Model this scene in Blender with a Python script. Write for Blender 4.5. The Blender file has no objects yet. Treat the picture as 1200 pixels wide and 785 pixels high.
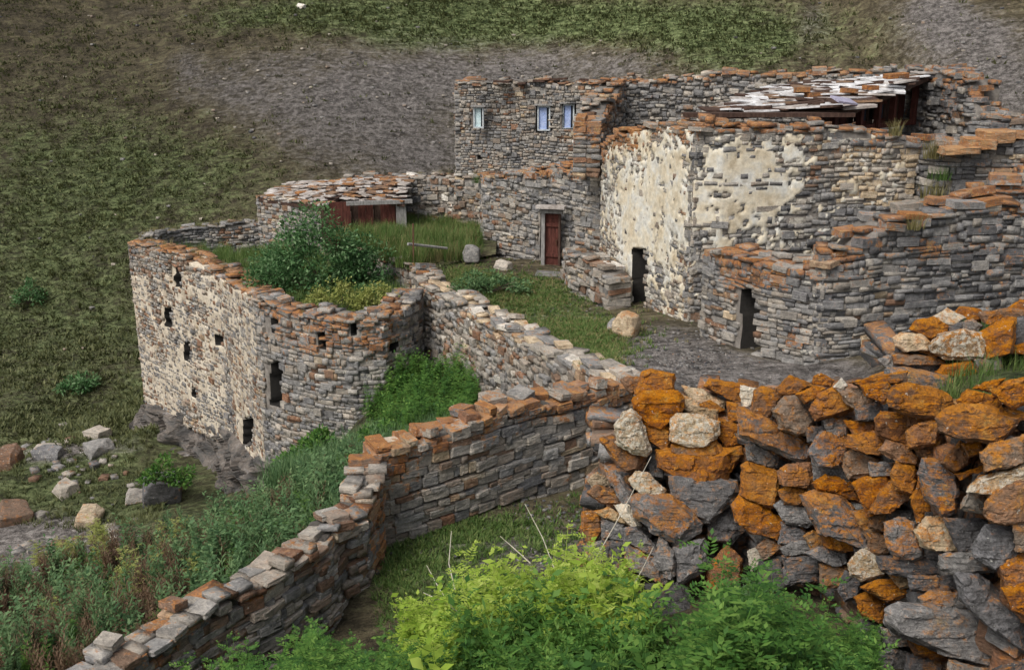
import bpy, bmesh, math, random
import numpy as np
from mathutils import Vector, Matrix, Euler
random.seed(7); np.random.seed(7)
R = math.radians
scene = bpy.context.scene
C = scene.collection

# ------------------------------------------------------------------ camera, sky, sun, exposure
PITCH = R(16); F = 1150.0; W0, H0 = 1200.0, 785.0
CP, SP = math.cos(PITCH), math.sin(PITCH)
cam = bpy.data.objects.new('camera', bpy.data.cameras.new('camera')); C.objects.link(cam)
cam.location = (0, 0, 0); cam.rotation_euler = (R(90) - PITCH, 0, 0)
cam.data.sensor_width = 36; cam.data.lens = 36 * F / W0
cam.data.clip_start = 0.1; cam.data.clip_end = 1000
scene.camera = cam
SUN_ELEV, SUN_AZ = R(50), R(-138)          # azimuth measured from +Y towards +X: the light comes from the left and behind
world = bpy.data.worlds.new('World'); scene.world = world; world.use_nodes = True
wn = world.node_tree.nodes; wl = world.node_tree.links
sky = wn.new('ShaderNodeTexSky'); sky.sky_type = 'NISHITA'; sky.sun_disc = False
sky.sun_elevation = SUN_ELEV; sky.sun_rotation = SUN_AZ; sky.dust_density = 4.0; sky.ozone_density = 0.6
hs0 = wn.new('ShaderNodeHueSaturation'); hs0.inputs['Saturation'].default_value = 0.4   # thin overcast: a paler sky
wl.new(sky.outputs[0], hs0.inputs['Color']); wl.new(hs0.outputs[0], wn['Background'].inputs[0]); wn['Background'].inputs[1].default_value = 0.11
sun = bpy.data.objects.new('sun', bpy.data.lights.new('sun', 'SUN')); C.objects.link(sun)
sun.data.energy = 1.5; sun.data.angle = R(24); sun.data.color = (1.0, 0.95, 0.87)
sd = Vector((math.sin(SUN_AZ) * math.cos(SUN_ELEV), math.cos(SUN_AZ) * math.cos(SUN_ELEV), math.sin(SUN_ELEV)))
sun.rotation_euler = sd.to_track_quat('Z', 'Y').to_euler()
scene.view_settings.view_transform = 'Standard'; scene.view_settings.look = 'None'
scene.view_settings.exposure = 0.5; scene.view_settings.gamma = 1.0

# ------------------------------------------------------------------ measuring helpers
def at(px, py, D):                          # photograph pixel at a distance -> world point
    b = (H0 / 2 - py) / F
    return Vector(((px - W0 / 2) / F * D, D * (CP + SP * b), D * (-SP + CP * b)))
def proj(x, y, z):
    D = y * CP - z * SP; u = y * SP + z * CP
    D = np.maximum(D, 0.1)
    return W0 / 2 + F * x / D, H0 / 2 - F * u / D, D
# vectorised value noise
_rs = np.random.RandomState(3); _P = _rs.rand(64, 64, 64)
def vnoise(x, y, z=0.0):
    x, y, z = np.broadcast_arrays(np.asarray(x, float), np.asarray(y, float), np.asarray(z, float))
    xi, yi, zi = np.floor(x).astype(int), np.floor(y).astype(int), np.floor(z).astype(int)
    fx, fy, fz = x - xi, y - yi, z - zi
    fx, fy, fz = [t * t * (3 - 2 * t) for t in (fx, fy, fz)]
    def g(a, b, c): return _P[(xi + a) & 63, (yi + b) & 63, (zi + c) & 63]
    r = 0
    for a in (0, 1):
        for b in (0, 1):
            for c in (0, 1):
                r = r + g(a, b, c) * (fx if a else 1 - fx) * (fy if b else 1 - fy) * (fz if c else 1 - fz)
    return r
def fbm(x, y, z=0.0, o=4):
    s = 0; a = 0.5; k = 1.0
    for i in range(o):
        s = s + a * vnoise(x * k + 17.3 * i, y * k + 5.1 * i, np.asarray(z) * k); a *= 0.5; k *= 2.03
    return s                                # about 0..0.95, mean 0.47
def rnd(a, b): return random.uniform(a, b)

# ------------------------------------------------------------------ materials
def new_mat(name):
    m = bpy.data.materials.new(name); m.use_nodes = True
    nt = m.node_tree; b = nt.nodes['Principled BSDF']; b.inputs['Roughness'].default_value = 0.9
    b.inputs['Specular IOR Level'].default_value = 0.25
    return m, nt, b
class NB:
    def __init__(s, nt): s.nt = nt
    def n(s, t, **k):
        o = s.nt.nodes.new(t)
        for a, v in k.items(): setattr(o, a, v)
        return o
    def link(s, a, b): s.nt.links.new(a, b)
    def math(s, op, a, b=None, c=None, clamp=False):
        o = s.n('ShaderNodeMath', operation=op, use_clamp=clamp)
        for i, v in enumerate((a, b, c)):
            if v is None: continue
            if isinstance(v, (int, float)): o.inputs[i].default_value = v
            else: s.link(v, o.inputs[i])
        return o.outputs[0]
    def noise(s, vec, scale, detail=4, rough=0.6, dist=0.0):
        o = s.n('ShaderNodeTexNoise'); o.inputs['Scale'].default_value = scale
        o.inputs['Detail'].default_value = detail; o.inputs['Roughness'].default_value = rough
        o.inputs['Distortion'].default_value = dist
        if vec is not None: s.link(vec, o.inputs['Vector'])
        return o.outputs[0]
    def ramp(s, fac, stops, interp='LINEAR'):
        o = s.n('ShaderNodeValToRGB'); cr = o.color_ramp; cr.interpolation = interp
        while len(cr.elements) > 1: cr.elements.remove(cr.elements[-1])
        for i, (p, c) in enumerate(stops):
            e = cr.elements[0] if i == 0 else cr.elements.new(p)
            e.position = p; e.color = (*c, 1) if len(c) == 3 else c
        s.link(fac, o.inputs[0]); return o.outputs[0]
    def mix(s, f, a, b, mode='MIX'):
        o = s.n('ShaderNodeMix', data_type='RGBA', blend_type=mode)
        for i, v in ((0, f), (6, a), (7, b)):
            if isinstance(v, (int, float)): o.inputs[i].default_value = v
            elif isinstance(v, tuple): o.inputs[i].default_value = (*v, 1)
            else: s.link(v, o.inputs[i])
        return o.outputs[2]
    def mapr(s, v, a, b, c=0.0, d=1.0):
        o = s.n('ShaderNodeMapRange', interpolation_type='SMOOTHSTEP')
        s.link(v, o.inputs[0])
        for i, t in enumerate((a, b, c, d)): o.inputs[i + 1].default_value = t
        return o.outputs[0]

def stone_material(name, scale=1.0, sat=1.0, near=False):
    """colour = object colour (single stones) + mesh attribute 'tone' (joined stones): r hue, g lichen, b pale crust"""
    m, nt, bs = new_mat(name); q = NB(nt)
    oi = q.n('ShaderNodeObjectInfo'); atn = q.n('ShaderNodeAttribute', attribute_name='tone')
    add = q.n('ShaderNodeVectorMath', operation='ADD'); q.link(oi.outputs['Color'], add.inputs[0]); q.link(atn.outputs['Vector'], add.inputs[1])
    sp = q.n('ShaderNodeSeparateXYZ'); q.link(add.outputs[0], sp.inputs[0])
    geo = q.n('ShaderNodeNewGeometry'); P = geo.outputs['Position']
    hue = sp.outputs[0]
    n1 = q.noise(P, 2.3 * scale, 3); n2 = q.noise(P, 9 * scale, 5, 0.7); n3 = q.noise(P, 38 * scale, 4, 0.7)
    mp = q.n('ShaderNodeMapping'); mp.inputs['Scale'].default_value = (3, 3, 34); mp.inputs['Rotation'].default_value = (R(8), R(-9), 0); q.link(P, mp.inputs[0])
    strata = q.noise(mp.outputs[0], (.55 if near else 1.2) * scale, 5, 0.7, 1.6 if near else .4)
    h2 = q.math('ADD', hue, q.math('MULTIPLY', q.math('SUBTRACT', n2, 0.5), 0.22))
    col = q.ramp(h2, [(0.0, (.065, .062, .06)), (.14, (.14, .138, .142)), (.28, (.24, .232, .222)), (.42, (.335, .30, .255)),
                      (.55, (.20, .135, .095)), (.68, (.215, .11, .065)), (.80, (.42, .33, .22)), (1.0, (.62, .59, .54))])
    br = q.math('FRACT', q.math('MULTIPLY', hue, 23.7))
    br = q.math('ADD', 0.74, q.math('MULTIPLY', br, 0.52))
    tex = q.math('ADD', q.math('MULTIPLY', n2, 0.7), q.math('MULTIPLY', strata, 0.6))
    tex = q.mapr(tex, 0.42, 0.86, 0.62, 1.35)
    k = q.math('MULTIPLY', br, tex)
    k = q.math('MULTIPLY', k, q.mapr(n3, 0.3, 0.7, 0.82, 1.18))
    kc = q.n('ShaderNodeCombineXYZ'); [q.link(k, kc.inputs[i]) for i in range(3)]
    col = q.mix(1.0, col, kc.outputs[0], 'MULTIPLY')
    # lichen
    nz = q.n('ShaderNodeSeparateXYZ'); q.link(geo.outputs['Normal'], nz.inputs[0])
    l = q.math('ADD', q.math('MULTIPLY', sp.outputs[1], 0.52), q.math('MULTIPLY', q.math('SUBTRACT', n1, 0.5), 1.1))
    l = q.math('ADD', l, q.math('MULTIPLY', q.math('SUBTRACT', n2, 0.5), 1.5))
    l = q.math('ADD', l, q.math('MULTIPLY', nz.outputs[2], q.math('MULTIPLY', sp.outputs[1], 0.42)))
    lf = q.mapr(l, 0.14, 0.52) if near else q.mapr(l, 0.22, 0.42)
    lf = q.math('MULTIPLY', lf, q.mapr(q.math('ADD', q.math('MULTIPLY', n3, .5), q.math('MULTIPLY', strata, .5)), 0.3, 0.6, 0.35, .95))
    lc = q.ramp(q.noise(P, (4.2 if near else 5.5) * scale, 7, 0.78), [(.30, (.13, .06, .04)), (.41, (.23, .09, .035)), (.49, (.36, .135, .035)), (.56, (.42, .18, .05)), (.64, (.44, .28, .11)), (.76, (.34, .31, .18))])
    lc = q.mix(1.0, lc, q.ramp(n3, [(.3, (.45, .42, .4)), (.62, (1.15, 1.15, 1.15))]), 'MULTIPLY'); lc = q.mix(1.0, lc, kc.outputs[0], 'MULTIPLY') if False else lc
    lc = q.mix(q.math('MULTIPLY', oi.outputs['Random'], .34 if near else .25), lc, q.ramp(n1, [(.35, (.17, .085, .05)), (.5, (.30, .20, .11)), (.65, (.42, .33, .2))])) ; lc = q.mix(q.mapr(nz.outputs[2], .1, .9, 0, .45 if near else .2), lc, (.50, .225, .055)); col = q.mix(lf, col, lc)
    # pale crust and white dots
    w = q.math('ADD', sp.outputs[2], q.math('MULTIPLY', q.math('SUBTRACT', q.noise(P, 13 * scale, 5, 0.75), 0.5), 1.9))
    wf = q.mapr(w, 0.42, 0.62, 0.0, 0.85)
    col = q.mix(wf, col, (.52, .49, .42))
    spk = q.mapr(q.noise(P, 21 * scale, 2, 0.5), 0.70, 0.74, 0.0, 0.65)
    col = q.mix(spk, col, (.5, .5, .46))
    hs = q.n('ShaderNodeHueSaturation'); hs.inputs['Saturation'].default_value = sat; q.link(col, hs.inputs['Color'])
    q.link(hs.outputs[0], bs.inputs['Base Color'])
    if near:
        dk_ = q.mapr(q.noise(P, 55, 5, 0.8), .36, .5, .45, 1.0); dc = q.n('ShaderNodeCombineXYZ'); [q.link(dk_, dc.inputs[i]) for i in range(3)]
        q.link(q.mix(.8, hs.outputs[0], dc.outputs[0], 'MULTIPLY'), bs.inputs['Base Color'])
    bh = q.math('ADD', q.math('MULTIPLY', n2, 0.6), q.math('ADD', q.math('MULTIPLY', n3, 0.3), q.math('MULTIPLY', strata, 0.5)))
    bp = q.n('ShaderNodeBump'); bp.inputs['Strength'].default_value = 1.0; bp.inputs['Distance'].default_value = 0.05 / scale
    q.link(bh, bp.inputs['Height']); q.link(bp.outputs[0], bs.inputs['Normal'])
    return m
M_STONE = stone_material('dry_stone')
M_NEAR = stone_material('lichen_stone', 1.6, 1.16, True)

def simple_mat(name, cols, scale=6, bump=0.3, rough=0.9, dist=0.02, stretch=None, detail=5):
    m, nt, bs = new_mat(name); q = NB(nt)
    geo = q.n('ShaderNodeNewGeometry'); P = geo.outputs['Position']
    if stretch:
        mp = q.n('ShaderNodeMapping'); mp.inputs['Scale'].default_value = stretch; q.link(P, mp.inputs[0]); P = mp.outputs[0]
    n = q.noise(P, scale, detail, 0.65); n2 = q.noise(P, scale * 5, 4, 0.7)
    st = [(0.28 + 0.44 * i / max(1, len(cols) - 1), c) for i, c in enumerate(cols)]
    c = q.ramp(n, st); c = q.mix(1.0, c, q.ramp(n2, [(.3, (.7, .7, .7)), (.7, (1.2, 1.2, 1.2))]), 'MULTIPLY')
    q.link(c, bs.inputs['Base Color']); bs.inputs['Roughness'].default_value = rough
    bp = q.n('ShaderNodeBump'); bp.inputs['Strength'].default_value = bump; bp.inputs['Distance'].default_value = dist
    q.link(q.math('ADD', n, n2), bp.inputs['Height']); q.link(bp.outputs[0], bs.inputs['Normal'])
    return m
M_CORE = simple_mat('earth_core', [(.05, .045, .04), (.10, .09, .08), (.15, .14, .125)], 5, .8)
M_HOLESHADE = simple_mat('opening_shade', [(.012, .011, .010), (.022, .02, .018)], 4, .3)
M_CREAM = simple_mat('cream_plaster', [(.40, .33, .23), (.56, .48, .35), (.64, .58, .46), (.62, .61, .56), (.46, .42, .35)], 1.8, .3, dist=.02)
M_MORTAR = simple_mat('pale_mortar', [(.34, .28, .21), (.54, .47, .37), (.64, .58, .48)], 1.6, .9, dist=.03)
M_ROCK = simple_mat('bedrock', [(.045, .043, .042), (.12, .115, .11), (.22, .19, .165), (.36, .35, .35)], 1.6, 1.0, dist=.12, stretch=(1, 1, 3.2), detail=8)
M_WOOD = simple_mat('red_brown_wood', [(.045, .016, .012), (.10, .032, .024), (.16, .06, .045)], 3, .4, .8, stretch=(6, 6, 1))
M_DARKWOOD = simple_mat('dark_wood', [(.035, .02, .015), (.07, .04, .03), (.12, .075, .055)], 3, .4, .8, stretch=(5, 5, 1))
M_GREYWOOD = simple_mat('weathered_wood', [(.15, .145, .14), (.27, .26, .25), (.42, .41, .39)], 4, .4, .8, stretch=(6, 6, 1))
M_FRAME = simple_mat('painted_frame', [(.30, .35, .38), (.48, .52, .54), (.60, .62, .62)], 5, .2, .7)
M_BLUE = simple_mat('blue_paint', [(.22, .30, .55), (.33, .42, .68), (.45, .52, .70)], 4, .2, .7)
M_TEAL = simple_mat('pale_teal_paint', [(.42, .55, .58), (.55, .68, .70), (.62, .72, .72)], 4, .2, .7)
M_RUST = simple_mat('rusty_metal', [(.06, .03, .02), (.11, .05, .03), (.16, .08, .05)], 8, .2, .7)
M_SLAB = simple_mat('roof_slab', [(.20, .17, .15), (.34, .30, .27), (.50, .46, .43), (.66, .64, .62)], 2.2, .5, .6, stretch=(1, 1, 1))
M_WHITE = simple_mat('bleached_roof_slab', [(.30, .28, .27), (.55, .54, .54), (.74, .74, .75), (.80, .80, .80)], 2.2, .5, .6)
M_SLABO = simple_mat('lichen_roof_slab', [(.12, .09, .08), (.22, .14, .09), (.34, .19, .09)], 4, .6)
M_GLASS = simple_mat('dusty_glass', [(.03, .035, .05), (.06, .07, .09)], 3, .1, .25)
M_STICK = simple_mat('dry_stem', [(.42, .38, .30), (.60, .56, .48)], 6, .2)
M_BARK = simple_mat('bark', [(.07, .05, .035), (.13, .10, .075)], 8, .5)

def leaf_mat(name, a, b, c, trans=0.25):
    m, nt, bs = new_mat(name); q = NB(nt)
    geo = q.n('ShaderNodeNewGeometry'); atn = q.n('ShaderNodeAttribute', attribute_name='tone')
    v = q.math('ADD', q.math('MULTIPLY', geo.outputs['Random Per Island'], 0.55), q.math('MULTIPLY', atn.outputs['Fac'], 0.45))
    col = q.ramp(v, [(0.05, a), (.5, b), (.95, c)])
    q.link(col, bs.inputs['Base Color']); bs.inputs['Roughness'].default_value = 0.6
    tr = q.n('ShaderNodeBsdfTranslucent'); q.link(col, tr.inputs[0])
    mx = q.n('ShaderNodeMixShader'); mx.inputs[0].default_value = trans
    q.link(bs.outputs[0], mx.inputs[1]); q.link(tr.outputs[0], mx.inputs[2])
    q.link(mx.outputs[0], nt.nodes['Material Output'].inputs[0])
    return m
L_BRIGHT = leaf_mat('lime_leaf', (.16, .28, .03), (.33, .46, .06), (.50, .58, .15), .4)
L_GREEN = leaf_mat('green_leaf', (.025, .08, .018), (.07, .17, .03), (.17, .29, .06), .3)
L_BLUE = leaf_mat('blue_green_leaf', (.045, .105, .04), (.10, .185, .075), (.19, .28, .12), .25)
L_BUSH = leaf_mat('bush_leaf', (.03, .09, .03), (.08, .18, .06), (.24, .36, .18), .35)
L_GRASS = leaf_mat('grass_blade', (.045, .10, .02), (.10, .17, .04), (.22, .26, .09), .3)
L_DRY = leaf_mat('dry_grass_blade', (.13, .12, .045), (.24, .21, .09), (.36, .31, .15), .25)
L_HILL = leaf_mat('hill_grass_blade', (.045, .058, .022), (.092, .105, .038), (.17, .175, .075), .15)
L_YELLOW = leaf_mat('yellow_green_leaf', (.18, .22, .05), (.30, .33, .09), (.40, .40, .15), .3)
L_RED = leaf_mat('russet_weed', (.07, .045, .03), (.13, .08, .045), (.20, .13, .08), .15)

def ground_material():
    m, nt, bs = new_mat('ground_cover'); q = NB(nt)
    a = q.n('ShaderNodeAttribute', attribute_name='cover'); sp = q.n('ShaderNodeSeparateXYZ'); q.link(a.outputs['Vector'], sp.inputs[0])
    geo = q.n('ShaderNodeNewGeometry'); P = geo.outputs['Position']
    big = q.noise(P, 0.16, 5, 0.6); mid = q.noise(P, 0.9, 5, 0.65); fine = q.noise(P, 5, 5, 0.75); grit = q.noise(P, 30, 3, 0.7)
    mp = q.n('ShaderNodeMapping'); mp.inputs['Scale'].default_value = (0.7, 2.0, 2.0); q.link(P, mp.inputs[0])
    streak = q.noise(mp.outputs[0], 2.2, 6, 0.75, 0.5)
    base = q.ramp(mid, [(.3, (.032, .026, .016)), (.5, (.060, .050, .030)), (.7, (.105, .085, .052))])
    green = q.ramp(q.math('ADD', q.math('MULTIPLY', fine, .5), q.math('MULTIPLY', streak, .5)),
                   [(.33, (.014, .022, .008)), (.45, (.040, .055, .018)), (.56, (.080, .096, .042)), (.7, (.135, .142, .072))])
    scree = q.ramp(q.math('ADD', q.math('MULTIPLY', fine, .5), q.math('MULTIPLY', grit, .5)),
                   [(.33, (.030, .026, .024)), (.47, (.070, .063, .058)), (.6, (.125, .115, .108)), (.75, (.22, .21, .205))])
    gf = q.math('ADD', sp.outputs[0], q.math('ADD', q.math('MULTIPLY', q.math('SUBTRACT', mid, .5), 1.2), q.math('MULTIPLY', q.math('SUBTRACT', streak, .5), 1.3)))
    col = q.mix(q.mapr(gf, .12, .8), base, green)
    sf = q.math('ADD', sp.outputs[1], q.math('ADD', q.math('MULTIPLY', q.math('SUBTRACT', big, .5), .9), q.math('MULTIPLY', q.math('SUBTRACT', streak, .5), 1.6)))
    col = q.mix(q.mapr(sf, .25, .95), col, scree)
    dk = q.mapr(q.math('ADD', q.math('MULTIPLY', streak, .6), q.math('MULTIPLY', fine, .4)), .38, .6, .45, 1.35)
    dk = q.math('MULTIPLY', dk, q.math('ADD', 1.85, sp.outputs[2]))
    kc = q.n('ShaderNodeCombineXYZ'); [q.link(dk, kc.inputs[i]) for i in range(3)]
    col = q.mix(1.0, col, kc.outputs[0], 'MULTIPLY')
    q.link(col, bs.inputs['Base Color'])
    bp = q.n('ShaderNodeBump'); bp.inputs['Strength'].default_value = 1.0; bp.inputs['Distance'].default_value = 0.22
    q.link(q.math('ADD', q.math('ADD', streak, fine), q.math('MULTIPLY', grit, .25)), bp.inputs['Height']); q.link(bp.outputs[0], bs.inputs['Normal'])
    return m
M_GROUND = ground_material()

# ------------------------------------------------------------------ object helpers
def obj(name, me, mat=None, parent=None, kind=None):
    o = bpy.data.objects.new(name, me); C.objects.link(o)
    if mat is not None and len(me.materials) == 0: me.materials.append(mat)
    if parent is not None: o.parent = parent; o.location = -world_loc(parent)
    if kind: o['kind'] = kind
    o.color = (0, 0, 0, 1)
    return o
def world_loc(p):
    v = Vector((0, 0, 0))
    while p is not None: v = v + p.location; p = p.parent
    return v
def thing(name, label, cat, loc=(0, 0, 0), group=None):
    o = bpy.data.objects.new(name, None); C.objects.link(o); o.location = loc; o.empty_display_size = 0.3
    o['label'] = label; o['category'] = cat
    if group: o['group'] = group
    return o
def mesh_np(name, V, Fc, tone=None, smooth=False):
    """V (n,3); Fc (m,k) all faces the same size; tone (n,3) optional"""
    me = bpy.data.meshes.new(name); V = np.asarray(V, np.float32); Fc = np.asarray(Fc, np.int32)
    me.vertices.add(len(V)); me.vertices.foreach_set('co', V.ravel())
    k = Fc.shape[1]; me.loops.add(Fc.size); me.loops.foreach_set('vertex_index', Fc.ravel())
    me.polygons.add(len(Fc)); me.polygons.foreach_set('loop_start', np.arange(0, Fc.size, k, dtype=np.int32))
    try: me.polygons.foreach_set('loop_total', np.full(len(Fc), k, np.int32))
    except Exception: pass
    me.update(calc_edges=True)
    if smooth: me.polygons.foreach_set('use_smooth', np.ones(len(Fc), bool))
    if tone is not None:
        t = np.asarray(tone, np.float32)
        if t.ndim == 1:
            a = me.attributes.new('tone', 'FLOAT', 'POINT'); a.data.foreach_set('value', t)
        else:
            a = me.attributes.new('tone', 'FLOAT_VECTOR', 'POINT'); a.data.foreach_set('vector', t.ravel())
    return me
def bm_mesh(name, bm):
    me = bpy.data.meshes.new(name); bm.to_mesh(me); bm.free(); return me
def bx(bm, c, s, rot=None, taper=1.0):
    """box with centre c, size s"""
    m = Matrix.Translation(c)
    if rot is not None: m = m @ rot.to_4x4()
    vs = []
    for z in (-.5, .5):
        for x, y in ((-.5, -.5), (.5, -.5), (.5, .5), (-.5, .5)):
            k = taper if z > 0 else 1
            vs.append(bm.verts.new(m @ Vector((x * s[0] * k, y * s[1] * k, z * s[2]))))
    for f in ((3, 2, 1, 0), (4, 5, 6, 7), (0, 1, 5, 4), (1, 2, 6, 5), (2, 3, 7, 6), (3, 0, 4, 7)): bm.faces.new([vs[i] for i in f])
def tube(bm, pts, r0, r1, n=5):
    rings = []
    for i, p in enumerate(pts):
        p = Vector(p); d = (Vector(pts[min(i + 1, len(pts) - 1)]) - Vector(pts[max(i - 1, 0)])).normalized()
        a = d.orthogonal().normalized(); b = d.cross(a); r = r0 + (r1 - r0) * i / (len(pts) - 1)
        rings.append([bm.verts.new(p + (a * math.cos(t) + b * math.sin(t)) * r) for t in [2 * math.pi * k / n for k in range(n)]])
    for A, B in zip(rings, rings[1:]):
        for k in range(n): bm.faces.new((A[k], A[(k + 1) % n], B[(k + 1) % n], B[k]))
    bm.faces.new(rings[0][::-1]); bm.faces.new(rings[-1])

# ------------------------------------------------------------------ stone meshes
def hull_points(pts):
    bm = bmesh.new(); vs = [bm.verts.new(p) for p in pts]
    r = bmesh.ops.convex_hull(bm, input=vs)
    loose = [v for v in bm.verts if not v.link_faces]
    bmesh.ops.delete(bm, geom=loose, context='VERTS')
    return bm
def rough_block(seed, k=2, cut=0.22):
    rs = random.Random(seed); pts = []
    for sx in (-1, 1):
        for sy in (-1, 1):
            for sz in (-1, 1):
                for j in range(k):
                    t = [rs.uniform(0, cut) * f_ for f_ in (.6, 1, 1.1)]
                    t[j % 3] = 0
                    pts.append(Vector((sx * (.5 - t[0]), sy * (.5 - t[1]), sz * (.5 - t[2]))))
    return hull_points(pts)
from mathutils import noise as mn
def refine(bm, level, amp, freq, bev=0.0, seed=0, chip=False):
    """weather a convex block: soften edges, split finely and push the surface about with noise (same unit in all axes)"""
    if bev: bmesh.ops.bevel(bm, geom=list(bm.edges), offset=bev, segments=1, affect='EDGES', clamp_overlap=True)
    bmesh.ops.triangulate(bm, faces=list(bm.faces))
    for _ in range(level):
        es = sorted(bm.edges, key=lambda e: -e.calc_length()); L = es[len(es) // 3].calc_length() * 0.6
        bmesh.ops.subdivide_edges(bm, edges=[e for e in es if e.calc_length() > L], cuts=1)
        bmesh.ops.triangulate(bm, faces=list(bm.faces))
    bm.normal_update(); off = Vector((seed * 3.7, seed * 1.3, 0))
    for v in bm.verts:
        p = v.co * freq + off
        d = mn.fractal(p, 1.0, 2.0, 4) + 0.6 * abs(mn.noise(Vector((p.x * .6, p.y * .6, p.z * 3.4)) * 1.7)) - .2
        if chip:                             # conchoidal chips: flat facets with steps between them
            c_ = mn.cell(Vector((p.x * .5 + .3 * p.y, p.y * .5, p.z * 1.1)) + Vector((mn.noise(p * .4), mn.noise(p * .4 + off), 0)))
            d = d * .8 + (c_ - .5) * .8
        v.co = v.co + v.normal * d * amp
    return bm
VAR = []                                    # low variants: about 28-40 triangles
for i in range(28):
    bm = rough_block(100 + i, 2, 0.11); bmesh.ops.triangulate(bm, faces=list(bm.faces))
    VAR.append(bm_mesh('stone_block', bm))
VNP = []
for me in VAR:
    me.materials.append(M_STONE)
    v = np.zeros(len(me.vertices) * 3, np.float32); me.vertices.foreach_get('co', v)
    f = np.zeros(len(me.polygons) * 3, np.int32); me.loops.foreach_get('vertex_index', f)
    VNP.append((v.reshape(-1, 3), f.reshape(-1, 3)))
VARM = []                                   # middle variants for the walls nearer the camera
for i in range(18):
    bm = rough_block(300 + i, 2, 0.16); refine(bm, 2, 0.035, 3.0, 0.03, i)
    me = bm_mesh('stone_block_mid', bm); me.materials.append(M_STONE); VARM.append(me)

def tone_for(pal, z_top, z, lich_depth, x):
    """hue from a palette; lichen strongest near the wall head"""
    p = .68 * random.random() + .32 * min(1, max(0, (float(vnoise(x * .8, z * 1.0, 31.0)) - .5) * 1.9 + .5)); hue = pal[-1][1]
    for w, h in pal:
        if p < w: hue = h; break
        p -= w
    hue = min(1, max(0, hue + rnd(-.07, .07)))
    d = max(0.0, z_top - z)
    l = max(0.0, 1 - d / lich_depth) if lich_depth > 0 else 0
    return hue, l
PAL_GREY = [(.16, .14), (.34, .26), (.30, .38), (.08, .55), (.03, .66), (.05, .78), (.04, .93)]
PAL_DARK = [(.24, .13), (.38, .24), (.24, .36), (.07, .56), (.02, .68), (.03, .78), (.02, .92)]
PAL_WARM = [(.12, .14), (.25, .28), (.29, .40), (.16, .56), (.05, .66), (.09, .78), (.04, .93)]
PAL_PALE = [(.08, .15), (.28, .29), (.36, .41), (.07, .56), (.03, .66), (.10, .78), (.08, .93)]

# ------------------------------------------------------------------ walls
class Wall:
    def __init__(s, pts, thick=0.55, rag=.13):
        s.rag = rag; s.sd = rnd(0, 50)
        """pts: (px, py of the top, distance, world z of the base)"""
        s.P = []; 
        for px, py, D, zb in pts:
            v = at(px, py, D); s.P.append((v.x, v.y, v.z, zb))
        s.P = np.array(s.P); d = np.hypot(np.diff(s.P[:, 0]), np.diff(s.P[:, 1]))
        s.U = np.concatenate(([0], np.cumsum(d))); s.L = s.U[-1]; s.t = thick
        s.seg = np.array([((s.P[i + 1, :2] - s.P[i, :2]) / max(d[i], 1e-6)) for i in range(len(d))])
        s.nrm = []
        for i in range(len(d)):
            n = np.array([s.seg[i][1], -s.seg[i][0]]); mid = (s.P[i, :2] + s.P[i + 1, :2]) / 2
            if np.dot(n, -mid) < 0: n = -n
            s.nrm.append(n)
        s.nrm = np.array(s.nrm)
    def ev(s, u):
        u = np.clip(u, 0, s.L); i = np.clip(np.searchsorted(s.U, u, side='right') - 1, 0, len(s.seg) - 1)
        f = (u - s.U[i]) / (s.U[i + 1] - s.U[i] + 1e-9); f = np.asarray(f)[..., None]
        p = s.P[i] * (1 - f) + s.P[i + 1] * f
        p = p.copy(); p[..., 2] += s.rag * ((vnoise(u * 1.1, s.sd) - .5) * 1.2 + (vnoise(u * 3.1, s.sd + 7) - .5) * .8)
        return p, s.seg[i], s.nrm[i]
    def snormal(s, u):                      # normal blended across corners, for the core surface
        a = s.ev(np.clip(u - .12, 0, s.L))[2]; b = s.ev(np.clip(u + .12, 0, s.L))[2]; n = a + b
        return n / np.linalg.norm(n, axis=-1, keepdims=True)

def in_rects(rects, px, py, m=0):
    r = np.zeros(np.shape(px), bool)
    for a, b, c, d in rects: r |= (px > a - m) & (px < c + m) & (py > b - m) & (py < d + m)
    return r

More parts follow.
